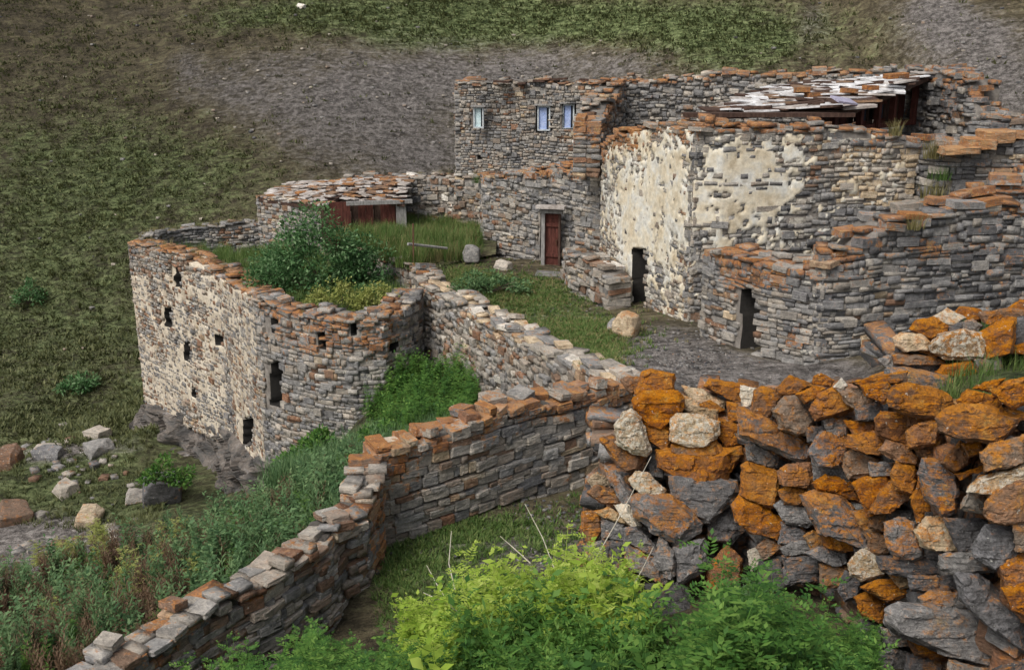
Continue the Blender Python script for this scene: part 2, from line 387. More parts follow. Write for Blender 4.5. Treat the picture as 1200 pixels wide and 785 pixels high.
def wall_core(name, w, parent, mat, res=0.16, recess=0.07, rough=0.03, holes=(), plaster=None, thick=None, hole_depth=0.6):
    """body of the wall: weathered front face (with real recesses for the openings), top and back"""
    t = thick or w.t
    nu = max(2, int(w.L / res) + 1); u = np.linspace(0, w.L, nu)
    P, T, _ = w.ev(u); N = w.snormal(u)
    H = float(np.max(P[:, 2] - P[:, 3])); nv = max(2, int(H / res) + 1)
    v = np.linspace(0, 1, nv)
    Z = P[:, 3][:, None] + (P[:, 2] - P[:, 3] - 0.05)[:, None] * v[None, :]
    X = np.repeat(P[:, 0][:, None], nv, 1); Y = np.repeat(P[:, 1][:, None], nv, 1)
    off = -recess + rough * (fbm(X * 3, Y * 3, Z * 3) - .47) * 2
    if plaster is not None:
        px, py, _ = proj(X, Y, Z)
        off = np.where(plaster(px, py, X, Y, Z) > 0, np.maximum(off, 0.019 + 0.012 * (fbm(X * 3, Y * 3, Z * 3) - .47)), off)
    if len(holes):
        px, py, _ = proj(X, Y, Z); off = np.where(in_rects(holes, px, py), -hole_depth, off)  # a real recess
    fx = X + N[:, 0][:, None] * off; fy = Y + N[:, 1][:, None] * off
    front = np.stack([fx, fy, Z], -1)
    back = np.stack([P[:, 0] - N[:, 0] * t, P[:, 1] - N[:, 1] * t, P[:, 2] - .05], -1)
    backb = back.copy(); backb[:, 2] = P[:, 3]
    G = np.concatenate([front, back[:, None], backb[:, None]], 1)      # columns around
    nn = G.shape[1]; V = G.reshape(-1, 3)
    i, j = np.meshgrid(np.arange(nu - 1), np.arange(nn - 1), indexing='ij'); a = i * nn + j
    Fc = np.stack([a, a + nn, a + nn + 1, a + 1], -1).reshape(-1, 4)
    me = mesh_np(name, V, Fc); 
    bm = bmesh.new(); bm.from_mesh(me); bm.verts.ensure_lookup_table()
    for e in (0, nu - 1):
        try: bm.faces.new([bm.verts[e * nn + k] for k in range(nn)])
        except Exception: pass
    bmesh.ops.recalc_face_normals(bm, faces=list(bm.faces)); bm.to_mesh(me); bm.free()
    o = obj(name, me, mat, parent)
    if plaster is not None and mat is M_CREAM:
        me.materials.clear(); me.materials.append(M_GMORT); me.materials.append(M_CREAM)
        mk = off > .005; q4 = mk[:-1, :-1] | mk[1:, :-1] | mk[:-1, 1:] | mk[1:, 1:]; n_ = len(me.polygons); ins = np.zeros(n_, np.int32)
        full = np.zeros((nu - 1, nn - 1), np.int32); full[:, :q4.shape[1]] = q4; ins[:full.size] = full.ravel(); me.polygons.foreach_set('material_index', ins); me.update()
    if len(holes):                           # shade of the deep rooms, painted near black on the recess faces
        me.materials.append(M_HOLESHADE); ki = len(me.materials) - 1; n_ = len(me.polygons); old = np.zeros(n_, np.int32); me.polygons.foreach_get('material_index', old); cc = np.zeros(n_ * 3, np.float32); me.polygons.foreach_get('center', cc); cc = cc.reshape(-1, 3)
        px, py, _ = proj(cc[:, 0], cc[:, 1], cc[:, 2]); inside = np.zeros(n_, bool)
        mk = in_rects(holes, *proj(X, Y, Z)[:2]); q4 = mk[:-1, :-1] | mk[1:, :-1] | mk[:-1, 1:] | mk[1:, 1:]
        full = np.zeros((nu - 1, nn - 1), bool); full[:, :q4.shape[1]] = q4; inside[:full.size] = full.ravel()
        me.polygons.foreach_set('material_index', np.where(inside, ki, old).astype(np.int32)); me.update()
    return o

def lay_stones(w, hr, wr, dr=(.18, .3), pal=PAL_GREY, holes=(), lich=0.35, lich_k=1.0, fill=1.0, out=0.0, jit=.02, caps=True, cap=(.28, .5, .05, .12),
               skip=None, tilt=2.0, white=0.0, side=1, extra=None, ragged=0.08, batter=0.0, big=.10):
    """coursed random rubble: returns a list of stones (matrix, tone, screen size, kind)"""
    S = []; hr = (hr[0] * .86, hr[1] * .86); wr = (wr[0] * .88, wr[1] * .92)
    zb = float(np.min(w.P[:, 3])); zt = float(np.max(w.P[:, 2]))
    z = zb; row = 0
    while z < zt:
        h = hr[0] * .8 + (hr[1] * 1.12 - hr[0] * .8) * random.random() ** 1.2; u = -rnd(0, wr[1]) * .5; row += 1
        while u < w.L:
            ww = (wr[0] * .62 + (wr[1] * 1.05 - wr[0] * .62) * random.random() ** 1.5) * (1 if random.random() > .08 else 1.4); uc = u + ww / 2; u += ww
            if uc < 0.02 or uc > w.L - 0.02: continue
            p, T, N = w.ev(np.array([uc])); p, T, N = p[0], T[0], N[0]
            hh = h; n = 1
            if random.random() < .16 and h > hr[0] * 1.4: n = 2
            for k in range(n):
                h1 = h / n * rnd(.92, 1.04); zc = z + h / n * (k + .5) + (float(vnoise(uc * .9, z * .8, 3.3 + side)) - .5) * h * 2.0 + rnd(-.08, .08) * h
                if zc + h1 * .3 > p[2] - rnd(0, ragged) or zc < p[3] - .05: continue
                d = rnd(*dr); wj = ww * fill * rnd(.93, 1.02); hj = h1 * fill * rnd(.96, 1.05)
                depth_off = out + rnd(-jit, jit) + batter * (p[2] - zc)
                c = Vector((p[0], p[1], zc)) + Vector((N[0], N[1], 0)) * (depth_off - d / 2) * side
                if side < 0: c = Vector((p[0], p[1], zc)) - Vector((N[0], N[1], 0)) * (w.t - d / 2)
                px, py, D = proj(c.x, c.y, c.z)
                if len(holes) and bool(in_rects(holes, px, py, min(ww, .14) * F / D * .35)): continue
                if skip is not None and skip(px, py, c): continue
                hue, l = tone_for(pal, p[2], zc, lich, uc)
                l = l * lich_k * (0.35 + 1.1 * float(vnoise(uc * .8, zc * 1.4, 9.1)))
                tone = [hue, l, white * random.random() + (0.3 if random.random() < .05 else 0)]
                if extra is not None: extra(px, py, tone)
                S.append(stone_rec(c, T, N, wj, d, hj, tilt, tone))
        z += h * .97
    if side > 0:                             # larger stones that break the courses
        for _ in range(int(w.L * (zt - zb) / (hr[1] * wr[1]) * big)):
            uc = rnd(.1, w.L - .1); p, T, N = w.ev(np.array([uc])); p, T, N = p[0], T[0], N[0]
            hb, wb = rnd(hr[1] * .8, hr[1] * 1.2), rnd(wr[1] * .6, wr[1] * 1.1)
            if p[2] - p[3] < hb * 1.5: continue
            zc = rnd(p[3], p[2] - hb * .6); c = Vector((p[0], p[1], zc)) + Vector((N[0], N[1], 0)) * (out + jit * rnd(.6, 1.5) + .01 - .14 + batter * (p[2] - zc))
            px, py, D = proj(c.x, c.y, c.z)
            if len(holes) and bool(in_rects(holes, px, py, wb * F / D * .55)): continue
            hue, l = tone_for(pal, p[2], zc, lich, uc); tone = [hue, l * lich_k, white * random.random()]
            if extra is not None: extra(px, py, tone)
            S.append(stone_rec(c, T, N, wb, .28, hb, tilt, tone))
    if side > 0:                             # faced ends of the wall
        for u0, sg in ((0.0, -1), (w.L, 1)):
            p, T, N = w.ev(np.array([u0])); p, T, N = p[0], T[0], N[0]; z = p[3]
            while z < p[2]:
                h = rnd(*hr); k = max(1, int(w.t / .34))
                for j in range(k):
                    c = Vector((p[0], p[1], z + h / 2)) - Vector((N[0], N[1], 0)) * (w.t * (j + .5) / k) + Vector((T[0], T[1], 0)) * sg * (rnd(-.03, .03) - .06)
                    px, py, D = proj(c.x, c.y, c.z)
                    hue, l = tone_for(pal, p[2], c.z, lich, 0); tone = [hue, l * lich_k * .8, white * random.random()]
                    if extra is not None: extra(px, py, tone)
                    S.append(stone_rec(c, N, T, w.t / k * rnd(.95, 1.05), .22, h * rnd(.92, 1.05), tilt, tone))
                z += h
    if caps: S += cap_stones(w, cap, pal, lich_k, holes, 0.02, extra)
    return S
def stone_rec(c, T, N, wj, d, hj, tilt, tone, kind='stone'):
    rot = Matrix(((T[0], -T[1], 0), (T[1], T[0], 0), (0, 0, 1)))
    e = Euler((R(rnd(-tilt, tilt)), R(rnd(-tilt, tilt)), R(rnd(-tilt, tilt) * 1.5))).to_matrix()
    flip = Euler((random.choice((0, math.pi)), random.choice((0, math.pi)), random.choice((0, math.pi)))).to_matrix()
    m3 = rot @ e @ Matrix.Diagonal((wj, d, hj)) @ flip
    m = m3.to_4x4(); m.translation = c
    D = c.y * CP - c.z * SP
    return dict(m=m, tone=tone, px=wj / D * F, area=wj * hj / D / D, kind=kind, v=random.randrange(28))
def cap_stones(w, cap, pal, lich_k, holes=(), lift=0.0, extra=None, rows=None):
    S = []; rows = rows or max(1, int(round(w.t / .27)))
    for r_ in range(rows):
        u = rnd(0, .2)
        while u < w.L:
            ww = rnd(cap[0] * .6, cap[1] * .9); uc = min(u + ww / 2, w.L); u += ww * .95
            if random.random() < .16: continue
            p, T, N = w.ev(np.array([uc])); p, T, N = p[0], T[0], N[0]
            for k in range(1 if random.random() > .3 else 2):
                h = rnd(cap[2], cap[3]); dd = w.t / rows * rnd(1.0, 1.25)
                off = -(r_ + .5) * w.t / rows + rnd(-.04, .06)
                c = Vector((p[0], p[1], p[2] + lift + k * h * .9 - h * .35 + rnd(-.05, .04))) + Vector((N[0], N[1], 0)) * off
                px, py, D = proj(c.x, c.y, c.z)
                if len(holes) and bool(in_rects(holes, px, py, 2)): continue
                hue, _ = tone_for(pal, 0, 0, .1, uc)
                tone = [hue, lich_k * rnd(.1, .75) * (.3 + 1.3 * float(vnoise(uc * .5, w.sd))), .3 if random.random() < .15 else 0]
                if extra is not None: extra(px, py, tone)
                S.append(stone_rec(c, T, N, ww * 1.03, dd, h, 9, tone, 'cap_stone'))
    return S
def place_stones(parent, S, limit=300, minpx=8.5, mid=False, mat=None, joined='small_stones'):
    S = sorted(S, key=lambda s: -s['area'])
    one, rest = [], []
    cnt = 0
    for s in S:
        if s['px'] >= minpx and cnt < limit: one.append(s); cnt += 1
        else: rest.append(s)
    L = world_loc(parent)
    for s in one:
        me = (VARM[s['v'] % len(VARM)] if mid else VAR[s['v']])
        o = bpy.data.objects.new(s['kind'], me); C.objects.link(o); o.parent = parent
        m = s['m'].copy(); m.translation = m.translation - L; o.matrix_basis = m
        t = s['tone']; o.color = (t[0], t[1], t[2], 1)
    if rest:
        Vs, Fs, Ts = [], [], []; n = 0
        for s in rest:
            v, f = VNP[s['v']]; m = np.array(s['m']); vv = v @ m[:3, :3].T + m[:3, 3]
            if np.linalg.det(m[:3, :3]) < 0: f = f[:, ::-1]
            Vs.append(vv); Fs.append(f + n); n += len(v); Ts.append(np.tile(s['tone'], (len(v), 1)))
        me = mesh_np(joined, np.concatenate(Vs), np.concatenate(Fs), np.concatenate(Ts))
        obj(joined, me, M_STONE, parent, 'stuff')
    return len(one), len(rest)

# ------------------------------------------------------------------ ground
def idw(cx, cz, X, Y, p=3.0, soft=0.5):
    num = 0; den = 0
    for (a, b), z in zip(cx, cz):
        w_ = 1.0 / ((X - a) ** 2 + (Y - b) ** 2 + soft) ** (p / 2); num = num + w_ * z; den = den + w_
    return num / den
SITE = [(60,650,25),(0,650,25),(20,700,19.5),(100,560,29),(0,545,32),(160,505,33),(100,490,36),(200,470,36),(40,600,28),(130,610,26.5),(160,560,29),
 (165,495,31),(230,570,27),(300,590,24),(335,575,23.3),(440,500,22.5),(380,530,21.5),(500,485,21),(555,480,20.2),(555,440,21.8),(505,525,18.5),(470,440,23),
 (420,565,15.2),(330,605,15.5),(250,650,15.5),(150,690,15),(60,730,15),(0,770,14.5),(200,610,20),(120,650,22),(390,570,18),(300,640,14),(200,720,13),
 (100,785,11.5),(0,800,13),(250,740,11.5),(380,650,12.8),(440,575,14.4),(520,530,15.5),(600,480,17.2),(660,480,16.6),
 (470,665,12.4),(600,625,13.4),(690,588,14.6),(600,720,10.4),(480,780,10.2),(700,675,10.6),(560,680,11.6),(640,660,11.9),(900,785,7.2),(800,740,8.6),(1050,800,6.2),(280,850,10.2),(700,800,8.3),(500,860,8.0),(400,750,11.5),(330,800,10.8),
 (900,700,8.4),(190,545,29.5),(260,605,25.5),(215,595,27),(320,600,22.5),(150,520,31.5),(280,620,23.5)]
cx = []; cz = []
for a in SITE:
    v = at(*a); cx.append((v.x, v.y)); cz.append(v.z)
for x, y, z in ((-9, 28, -12), (-7, 26, -11.6), (-5.2, 24.5, -11), (-11, 31, -12.3), (-1, 28, -8.5), (3, 24, -8), (6, 20, -7.5), (10, 20, -7), (-5, 30, -9), (-8, 34, -9), (0, 36, -7.5), (6, 30, -7), (12, 26, -5.5), (4, 13.5, -6.3), (9, 13, -6), (6, 9, -5.5), (14, 15, -5),
                (-2, 4, -4.5), (3, 4, -3.6), (0, 1, -2.4), (6, 3, -2.6), (-8, 4, -7.5), (-14, 6, -11), (-20, 12, -13), (-22, 24, -13.2), (-22, 34, -13)):
    cx.append((x, y)); cz.append(z)
def site_h(X, Y): return idw(cx, cz, X, Y)
def hill_h(X, Y):
    foot = 38 - 0.10 * X + 2.0 * (vnoise(X * .09, 3.1) - .5) * 2
    d = Y - foot
    h = -12.6 + 0.70 * d + 0.0016 * np.maximum(d, 0) ** 2
    h = h + 2.2 * (fbm(X * .07, Y * .07, 1.0, 3) - .47)
    ridge = np.maximum(0, (X - 16 - 0.12 * (Y - 50)))                 # the spur that comes down on the right
    h = h + np.minimum(ridge * .42, 9) * np.clip((Y - 30) / 15, 0, 1)
    g = np.abs(fbm(X * .13 + Y * .05, 7.7, 0, 3) - .47)
    h = h - np.clip(.10 - g, 0, .1) * 22 * np.clip((X - 12) / 12, 0, 1) * np.clip((Y - 40) / 10, 0, 1)
    return h
def ground_h(X, Y):
    hs = site_h(X, Y); hh = hill_h(X, Y)
    k = np.clip((Y - (37 - 0.10 * X)) / 5.0, 0, 1); k = k * k * (3 - 2 * k)
    far = np.clip((np.abs(X + 3) - 22) / 10, 0, 1) * np.clip(1 - (Y - 30) / 10, 0, 1)
    base = hs * (1 - k) + hh * k
    return base
def blobs(px, py, L):
    r = np.zeros_like(px)
    for a, b, rx, ry, w_ in L:
        r = r + w_ * np.exp(-(((px - a) / rx) ** 2 + ((py - b) / ry) ** 2))
    return r
GREEN = [(60, 330, 200, 220, .65), (200, 200, 150, 60, .35), (480, 15, 170, 32, .65), (700, 25, 300, 30, .8), (850, 55, 90, 32, .7), (60, 560, 110, 70, .45), (300, 20, 80, 20, .3), (180, 480, 30, 30, .5),
         (490, 460, 80, 60, .9), (380, 530, 60, 30, .6), (640, 388, 75, 22, 1.6), (670, 420, 46, 20, 1.6), (590, 350, 80, 20, 1.2), (540, 650, 110, 45, .9), (500, 270, 70, 40, 1.1), (250, 620, 200, 90, .5), (1170, 430, 50, 25, .9), (700, 405, 40, 10, .4), (390, 330, 90, 40, .8), (1000, 80, 60, 30, .2)]
SCREE = [(420, 125, 165, 85, .85), (640, 84, 190, 34, .75), (500, 190, 80, 35, .5), (215, 75, 45, 25, .55), (260, 110, 60, 25, .35), (1120, 60, 90, 80, .75), (1080, 10, 60, 40, .5), (1180, 120, 60, 60, .55), (960, 20, 30, 40, .45), (880, 85, 60, 14, .3), (50, 640, 85, 30, 3.0), (50, 530, 70, 12, 1.2), (150, 520, 40, 14, .5), (640, 360, 130, 60, .15), (600, 640, 160, 60, .45),
         (800, 425, 75, 34, 1.8), (920, 445, 110, 26, 1.6), (640, 640, 70, 35, .5), (560, 700, 60, 40, .4), (720, 425, 26, 16, .4), (650, 375, 40, 10, .3), (300, 520, 60, 60, .4), (150, 20, 60, 20, .3)]
def cover(X, Y, Z):
    px, py, D = proj(X, Y, Z)
    wx = px + 40 * (fbm(X * .25, Y * .25, 2, 3) - .47) * 2; wy = py + 16 * (fbm(X * .3, Y * .3, 9, 3) - .47) * 2
    inv = Y < 3
    g = blobs(wx, wy, GREEN); s = blobs(wx, wy, SCREE)
    b = .6 * np.clip((px - 200) / 400, 0, 1) * np.clip((220 - py) / 160, 0, 1) - .45 * np.exp(-((px / 330.0) ** 2 + (py / 260.0) ** 2)) + blobs(px, py, [(50, 640, 85, 30, 2.2), (50, 530, 80, 14, 1.6), (600, 640, 150, 60, .6), (640, 390, 150, 75, 1.1), (850, 435, 120, 36, .9)])  # b also paints haze (brighter upper hill) and vignette (darker top left)
    g = np.where(inv, .5, g); s = np.where(inv, .2, s)
    return np.stack([g, s, b], -1)
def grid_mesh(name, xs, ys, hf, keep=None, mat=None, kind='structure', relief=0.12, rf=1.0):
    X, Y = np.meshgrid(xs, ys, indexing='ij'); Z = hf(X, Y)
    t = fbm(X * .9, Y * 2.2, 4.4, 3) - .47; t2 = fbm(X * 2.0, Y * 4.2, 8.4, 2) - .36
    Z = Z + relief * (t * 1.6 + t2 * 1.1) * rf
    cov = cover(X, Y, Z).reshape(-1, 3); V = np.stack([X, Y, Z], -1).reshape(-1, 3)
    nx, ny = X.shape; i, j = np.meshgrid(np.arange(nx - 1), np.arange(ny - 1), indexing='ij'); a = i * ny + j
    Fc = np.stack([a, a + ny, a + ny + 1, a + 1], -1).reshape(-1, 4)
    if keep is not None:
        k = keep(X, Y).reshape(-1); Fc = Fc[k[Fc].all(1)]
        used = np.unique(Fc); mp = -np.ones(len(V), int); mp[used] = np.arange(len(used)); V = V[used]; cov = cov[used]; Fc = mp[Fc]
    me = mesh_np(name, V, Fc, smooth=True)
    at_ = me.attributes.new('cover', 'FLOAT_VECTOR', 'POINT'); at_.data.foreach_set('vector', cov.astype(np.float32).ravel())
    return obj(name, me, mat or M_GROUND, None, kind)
xs = np.concatenate([np.arange(-140, -42, 5.0), np.arange(-42, 52, .3), np.arange(52, 150, 5.0)])
ys = np.concatenate([np.arange(-60, 2, 3.0), np.arange(2, 96, .3), np.arange(96, 200, 5.0)])
def gh_full(X, Y):
    Z = ground_h(X, np.maximum(Y, 0.0)); Z = np.where(Y < 0, Z - 0.0 + (-Y) * 0.12, Z); return Z
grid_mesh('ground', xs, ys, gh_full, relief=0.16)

def inpoly(poly, X, Y):
    r = np.zeros(X.shape, bool); n = len(poly)
    for i in range(n):
        x1, y1 = poly[i]; x2, y2 = poly[(i + 1) % n]
        if y1 == y2: continue
        c = ((y1 > Y) != (y2 > Y)) & (X < (x2 - x1) * (Y - y1) / (y2 - y1) + x1); r ^= c
    return r
def patch(name, ctrl, poly, step=.12, relief=.04):
    """a raised piece of ground held up by the walls round it; its edge drops away under them"""
    c2 = [at(*a) for a in ctrl]; P2 = [(at(*a).x, at(*a).y) for a in poly]
    x0 = min(p[0] for p in P2); x1 = max(p[0] for p in P2); y0 = min(p[1] for p in P2); y1 = max(p[1] for p in P2)
    hf = lambda X, Y: idw([(c.x, c.y) for c in c2], [c.z for c in c2], X, Y, 3.0, .3)
    o = grid_mesh(name, np.arange(x0, x1 + step, step), np.arange(y0, y1 + step, step), hf, lambda X, Y: inpoly(P2, X, Y), relief=relief)
    return hf, P2
ALLEY = [(740,446,16.0),(720,436,16.8),(800,436,17.4),(850,428,17.9),(810,408,18.6),(860,440,16.6),(900,446,16.8),(640,400,20.5),(600,375,22.5),(700,400,20.0),(740,398,20.0),(650,350,24.2),(600,335,25.5),(545,335,25.0),(520,330,25.8),(660,372,22.6),(570,320,26.8),(640,322,27.2)]
alley_h, alley_P = patch('alley_ground', ALLEY, [(735,462,15.3),(620,392,19.7),(540,360,23.2),(485,332,26.0),(500,312,27.2),(560,300,29.3),(700,300,28.5),(730,340,25.5),(950,380,21.0),(1010,420,18.8),(960,470,15.5),(860,480,14.8)])
TERR = [(480,305,27.6),(440,290,28.8),(560,300,28.8),(430,268,32),(560,268,33.5),(500,265,33.5),(380,275,31.8),(520,285,30.5)]
terr_h, terr_P = patch('terrace_ground', TERR, [(487,330,25.9),(425,296,28.9),(372,272,32.2),(372,250,34.5),(585,250,35.5),(585,300,29.0),(500,313,27.2)])
BAST = [(400,352,25.8),(300,340,27),(250,318,30),(330,300,31.5),(420,330,28),(460,350,25.5),(200,305,32),(300,300,33.5),(390,368,24.3)]
bast_h, bast_P = patch('courtyard_ground', BAST, [(312,365,24.9),(290,345,26.2),(172,300,32.2),(215,285,33.6),(302,285,34.0),(378,285,31.6),(428,310,28.6),(490,350,25.0),(478,372,23.9),(400,378,23.5),(350,372,23.9)])
UPP = [(1160,436,8.6),(1200,425,8.6),(1060,470,9.3),(1130,432,9.4),(1200,400,10),(1250,470,6.6),(1100,455,8.4),(960,505,9.6),(1000,490,9.2)]
upp_h, upp_P = patch('bank_ground', UPP, [(900,500,9.8),(1200,505,6.8),(1500,560,5.6),(1500,420,9.4),(1250,395,10.8),(1040,425,10.6),(960,450,10.6),(880,470,10.4)], relief=.05)
print('ground done')

M_GMORT = simple_mat('grey_mortar', [(.12, .105, .09), (.22, .20, .18), (.34, .31, .27)], 2, .6)
# ================================================================== WALLS AND BUILDINGS
def lich_boost(L):                          # places where the photograph shows orange crust away from the wall head
    def f(px, py, tone):
        for a, b, rx, ry, k in L:
            q = ((px - a) / rx) ** 2 + ((py - b) / ry) ** 2
            if q < 4: tone[1] += k * math.exp(-q)
    return f
stats = []
# --- low wall across the courtyard
t = thing('dry_stone_wall', 'low dry stone wall crossing the middle, orange lichened head stones over neat grey courses', 'wall', at(590, 610, 14))
w = Wall([(443,532,12.7,-6.5),(466,527,12.8,-6.5),(500,527,13.05,-6.5),(512,517,13.1,-6.45),(560,500,13.5,-6.4),(590,486,13.8,-6.4),(630,474,14.2,-6.35),(665,470,14.5,-6.3),(690,462,14.75,-6.3),(738,452,15.3,-6.2),(760,450,15.5,-6.2)], .5)
wall_core('rubble_core', w, t, M_CORE, .2, .09)
S = lay_stones(w, (.09, .19), (.18, .44), (.2, .3), PAL_PALE, white=.25, lich=.42, lich_k=1.1, jit=.03, cap=(.22, .36, .10, .17), extra=lich_boost([(460, 560, 30, 30, .5)]))
stats.append(place_stones(t, S, 300, 8, mid=True))
S = lay_stones(w, (.13, .2), (.25, .5), (.2, .3), PAL_GREY, side=-1, caps=False); place_stones(t, S, 0)
# --- wall running down to the lower left
t = thing('dry_stone_wall', 'stepped dry stone wall descending to the bottom left corner below the weedy slope', 'wall', at(350, 700, 11))
w = Wall([(448,545,12.75,-6.6),(446,566,12.4,-6.6),(436,590,12.1,-7.0),(425,612,11.8,-7.1),(400,618,11.55,-7.2),(385,645,11.2,-7.2),(362,654,10.9,-7.2),(322,688,10.45,-7.2),(290,694,10.2,-7.2),(248,724,9.85,-7.1),(200,752,9.4,-7.1),(155,784,9.0,-7.0),(105,825,8.6,-7.0)], .42)
w.nrm = np.array([[-n[0], -n[1]] if n[0] < 0 else n for n in w.nrm])
wall_core('rubble_core', w, t, M_CORE, .2, .09)
S = lay_stones(w, (.07, .15), (.15, .36), (.2, .3), PAL_WARM, lich=.3, lich_k=.6, jit=.035, tilt=3, cap=(.18, .32, .05, .10), extra=lich_boost([(445, 640, 18, 60, .8), (430, 600, 30, 18, .3)]))
for s in S:
    if s['kind'] == 'cap_stone': s['tone'][1] *= .45
stats.append(place_stones(t, S, 300, 8, mid=True))
S = lay_stones(w, (.13, .2), (.25, .5), (.2, .3), PAL_GREY, side=-1, caps=False); place_stones(t, S, 0)
# --- retaining wall of the alley
t = thing('retaining_wall', 'long pale rubble retaining wall with flat coping beside the grassy alley', 'wall', at(560, 450, 20))
w = Wall([(487,322,25.6,-8.4),(497,340,24.6,-8.4),(530,352,23.2,-8.2),(560,372,21.6,-8.0),(590,385,20.4,-7.9),(620,402,19.1,-7.7),(650,418,18.0,-7.5),(680,432,17.0,-7.2),(705,444,16.3,-7.0),(740,456,15.4,-6.8)], .7)
wall_core('rubble_core', w, t, M_GMORT, .2, .06)
S = lay_stones(w, (.10, .22), (.16, .36), (.2, .32), PAL_PALE, lich=.2, lich_k=.5, jit=.05, tilt=7, white=.35, cap=(.3, .55, .05, .11), batter=.06, extra=lich_boost([(490, 400, 20, 20, .2)]))
for s in S:
    if s['kind'] == 'cap_stone': s['tone'][0] = random.choice((.28, .4, .42, .95, .8)); s['tone'][1] *= .6; s['tone'][2] = rnd(.05, .3)
stats.append(place_stones(t, S, 300, 8))
# --- the round-cornered ruin on the left (bastion)
ruin = thing('ruined_house', 'roofless pale mortared ruin on the rock at left, full of bushes', 'house', at(300, 500, 24))
def mort(px, py, X, Y, Z): return np.where((fbm(X * 1.1, Y * 1.1, Z * 1.4) > .34) & (py > 322), fbm(X * 4, Y * 4, Z * 5) - .30, -1)
HL = [(205,314,213,336),(194,361,203,382),(217,402,225,422),(253,394,263,404),(286,490,299,522),(226,455,232,464)]
w_rleft = w = Wall([(150,285,31.5,-11.4),(175,290,30.4,-11.3),(215,301,28.6,-11.15),(255,318,27.2,-11.0),(276,336,25.6,-10.8),(297,349,24.2,-10.6)], .8)
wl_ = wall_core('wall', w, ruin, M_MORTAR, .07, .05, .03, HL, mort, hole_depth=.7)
S = lay_stones(w, (.09, .18), (.15, .32), (.2, .3), PAL_WARM, HL, lich=.16, lich_k=.7, fill=.8, jit=.018, out=.024, big=.05, tilt=5, white=.3, cap=(.3, .55, .05, .1), ragged=.03)
for s in S:
    if s['kind'] == 'cap_stone': s['tone'][1] = rnd(.3, .9)
stats.append(place_stones(wl_, S, 150, 6.5))
HR = [(317,372,325,390),(316,425,332,475),(372,389,379,407),(452,402,466,411),(412,380,418,392)]
w = Wall([(297,349,24.2,-10.2),(330,362,23.4,-10.0),(370,372,22.8,-9.6),(410,376,22.5,-9.2),(450,374,22.6,-8.8),(478,360,23.2,-8.6),(496,340,24.4,-8.4)], .75)
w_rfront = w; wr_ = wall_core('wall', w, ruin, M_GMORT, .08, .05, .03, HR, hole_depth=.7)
S = lay_stones(w, (.10, .19), (.17, .36), (.2, .3), PAL_GREY, HR, lich=.25, lich_k=.5, jit=.035, tilt=4, white=.2, cap=(.22, .42, .06, .12), extra=lich_boost([(380, 395, 60, 22, .75), (330, 365, 25, 10, .4), (450, 395, 30, 20, .35)]))
stats.append(place_stones(wr_, S, 150, 6.5))
w_rback = w = Wall([(176,283,32.3,-7.6),(190,276,33.2,-7.6),(215,269,34.0,-7.6),(260,265,34.4,-7.6),(302,262,34.6,-7.6)], .7)
wb_ = wall_core('wall', w, ruin, M_GMORT, .2, .05)
S = lay_stones(w, (.10, .19), (.17, .34), (.2, .3), PAL_DARK, [(215,288,226,296)], lich=.1, lich_k=.2, jit=.03, tilt=4, cap=(.3, .5, .05, .1)); place_stones(wb_, S, 0)
# its inner retaining wall, right of the bush
t = thing('retaining_wall', 'short broken rubble wall under the terrace, right of the big bush', 'wall', at(455, 330, 27))
w = Wall([(415,286,29.4,-7.4),(440,296,28.4,-7.3),(465,308,27.2,-7.2),(490,318,26.0,-7.2)], .5)
wall_core('rubble_core', w, t, M_GMORT, .2, .055)
S = lay_stones(w, (.12, .24), (.2, .42), (.2, .3), PAL_WARM, lich=.3, lich_k=.4, jit=.05, tilt=8, white=.15); place_stones(t, S, 120, 7)

# --- shed with the slab roof
shed = thing('stone_shed', 'low stone shed with a pale slate slab roof and dark red plank front', 'shed', at(400, 270, 32))
w = Wall([(301,230,34.2,-7.4),(330,232,33.2,-7.3),(376,240,31.8,-7.2)], .6)
o_ = wall_core('wall', w, shed, M_MORTAR, .2, .04)
S = lay_stones(w, (.10, .2), (.18, .36), (.2, .3), PAL_GREY, fill=.9, jit=.03, tilt=4, white=.3, caps=False, lich=.1); place_stones(o_, S, 60, 7)
w = Wall([(376,247,31.8,-6.9),(420,246,32.3,-6.9),(472,240,32.6,-6.9)], .3)
o_ = wall_core('wall', w, shed, M_DARKWOOD, .3, .12, 0.0)
# plank front
A, B = at(376, 262, 31.75), at(472, 262, 32.4); ez = at(400, 236, 31.9).z; bz = -6.05
n = 11; dirv = (B - A); dirv.z = 0; Lw = dirv.length; dirv.normalize(); rot = Matrix.Rotation(math.atan2(dirv.y, dirv.x), 3, 'Z')
for i in range(n):
    bm = bmesh.new(); u = (i + .5) / n
    c = A + dirv * (u * Lw); c.z = (ez + bz) / 2; open_ = i in (4, 7)
    bx(bm, c + Vector((0, .12 if open_ else rnd(-.02, .02), 0)), (Lw / n * .96, .05, ez - bz - (0.1 if open_ else 0)), rot)
    obj('plank', bm_mesh('plank', bm), M_DARKWOOD if i in (4, 7, 0) else M_WOOD, shed)
bm = bmesh.new(); c = B + dirv * .02; c.z = (ez + bz) / 2 - .1; bx(bm, c + Vector((-.05, -.12, .0)), (.32, .12, ez - bz), rot)
o_ = obj('door_post', bm_mesh('door_post', bm), M_GREYWOOD, shed); o_['label'] = 'pale weathered upright board at the right end of the front'
bm = bmesh.new(); c = (A + B) / 2; c.z = ez - .02; bx(bm, c + Vector((0.6, -.08, 0)), (Lw * .8, .14, .12), rot); obj('lintel', bm_mesh('lintel', bm), M_GREYWOOD, shed)
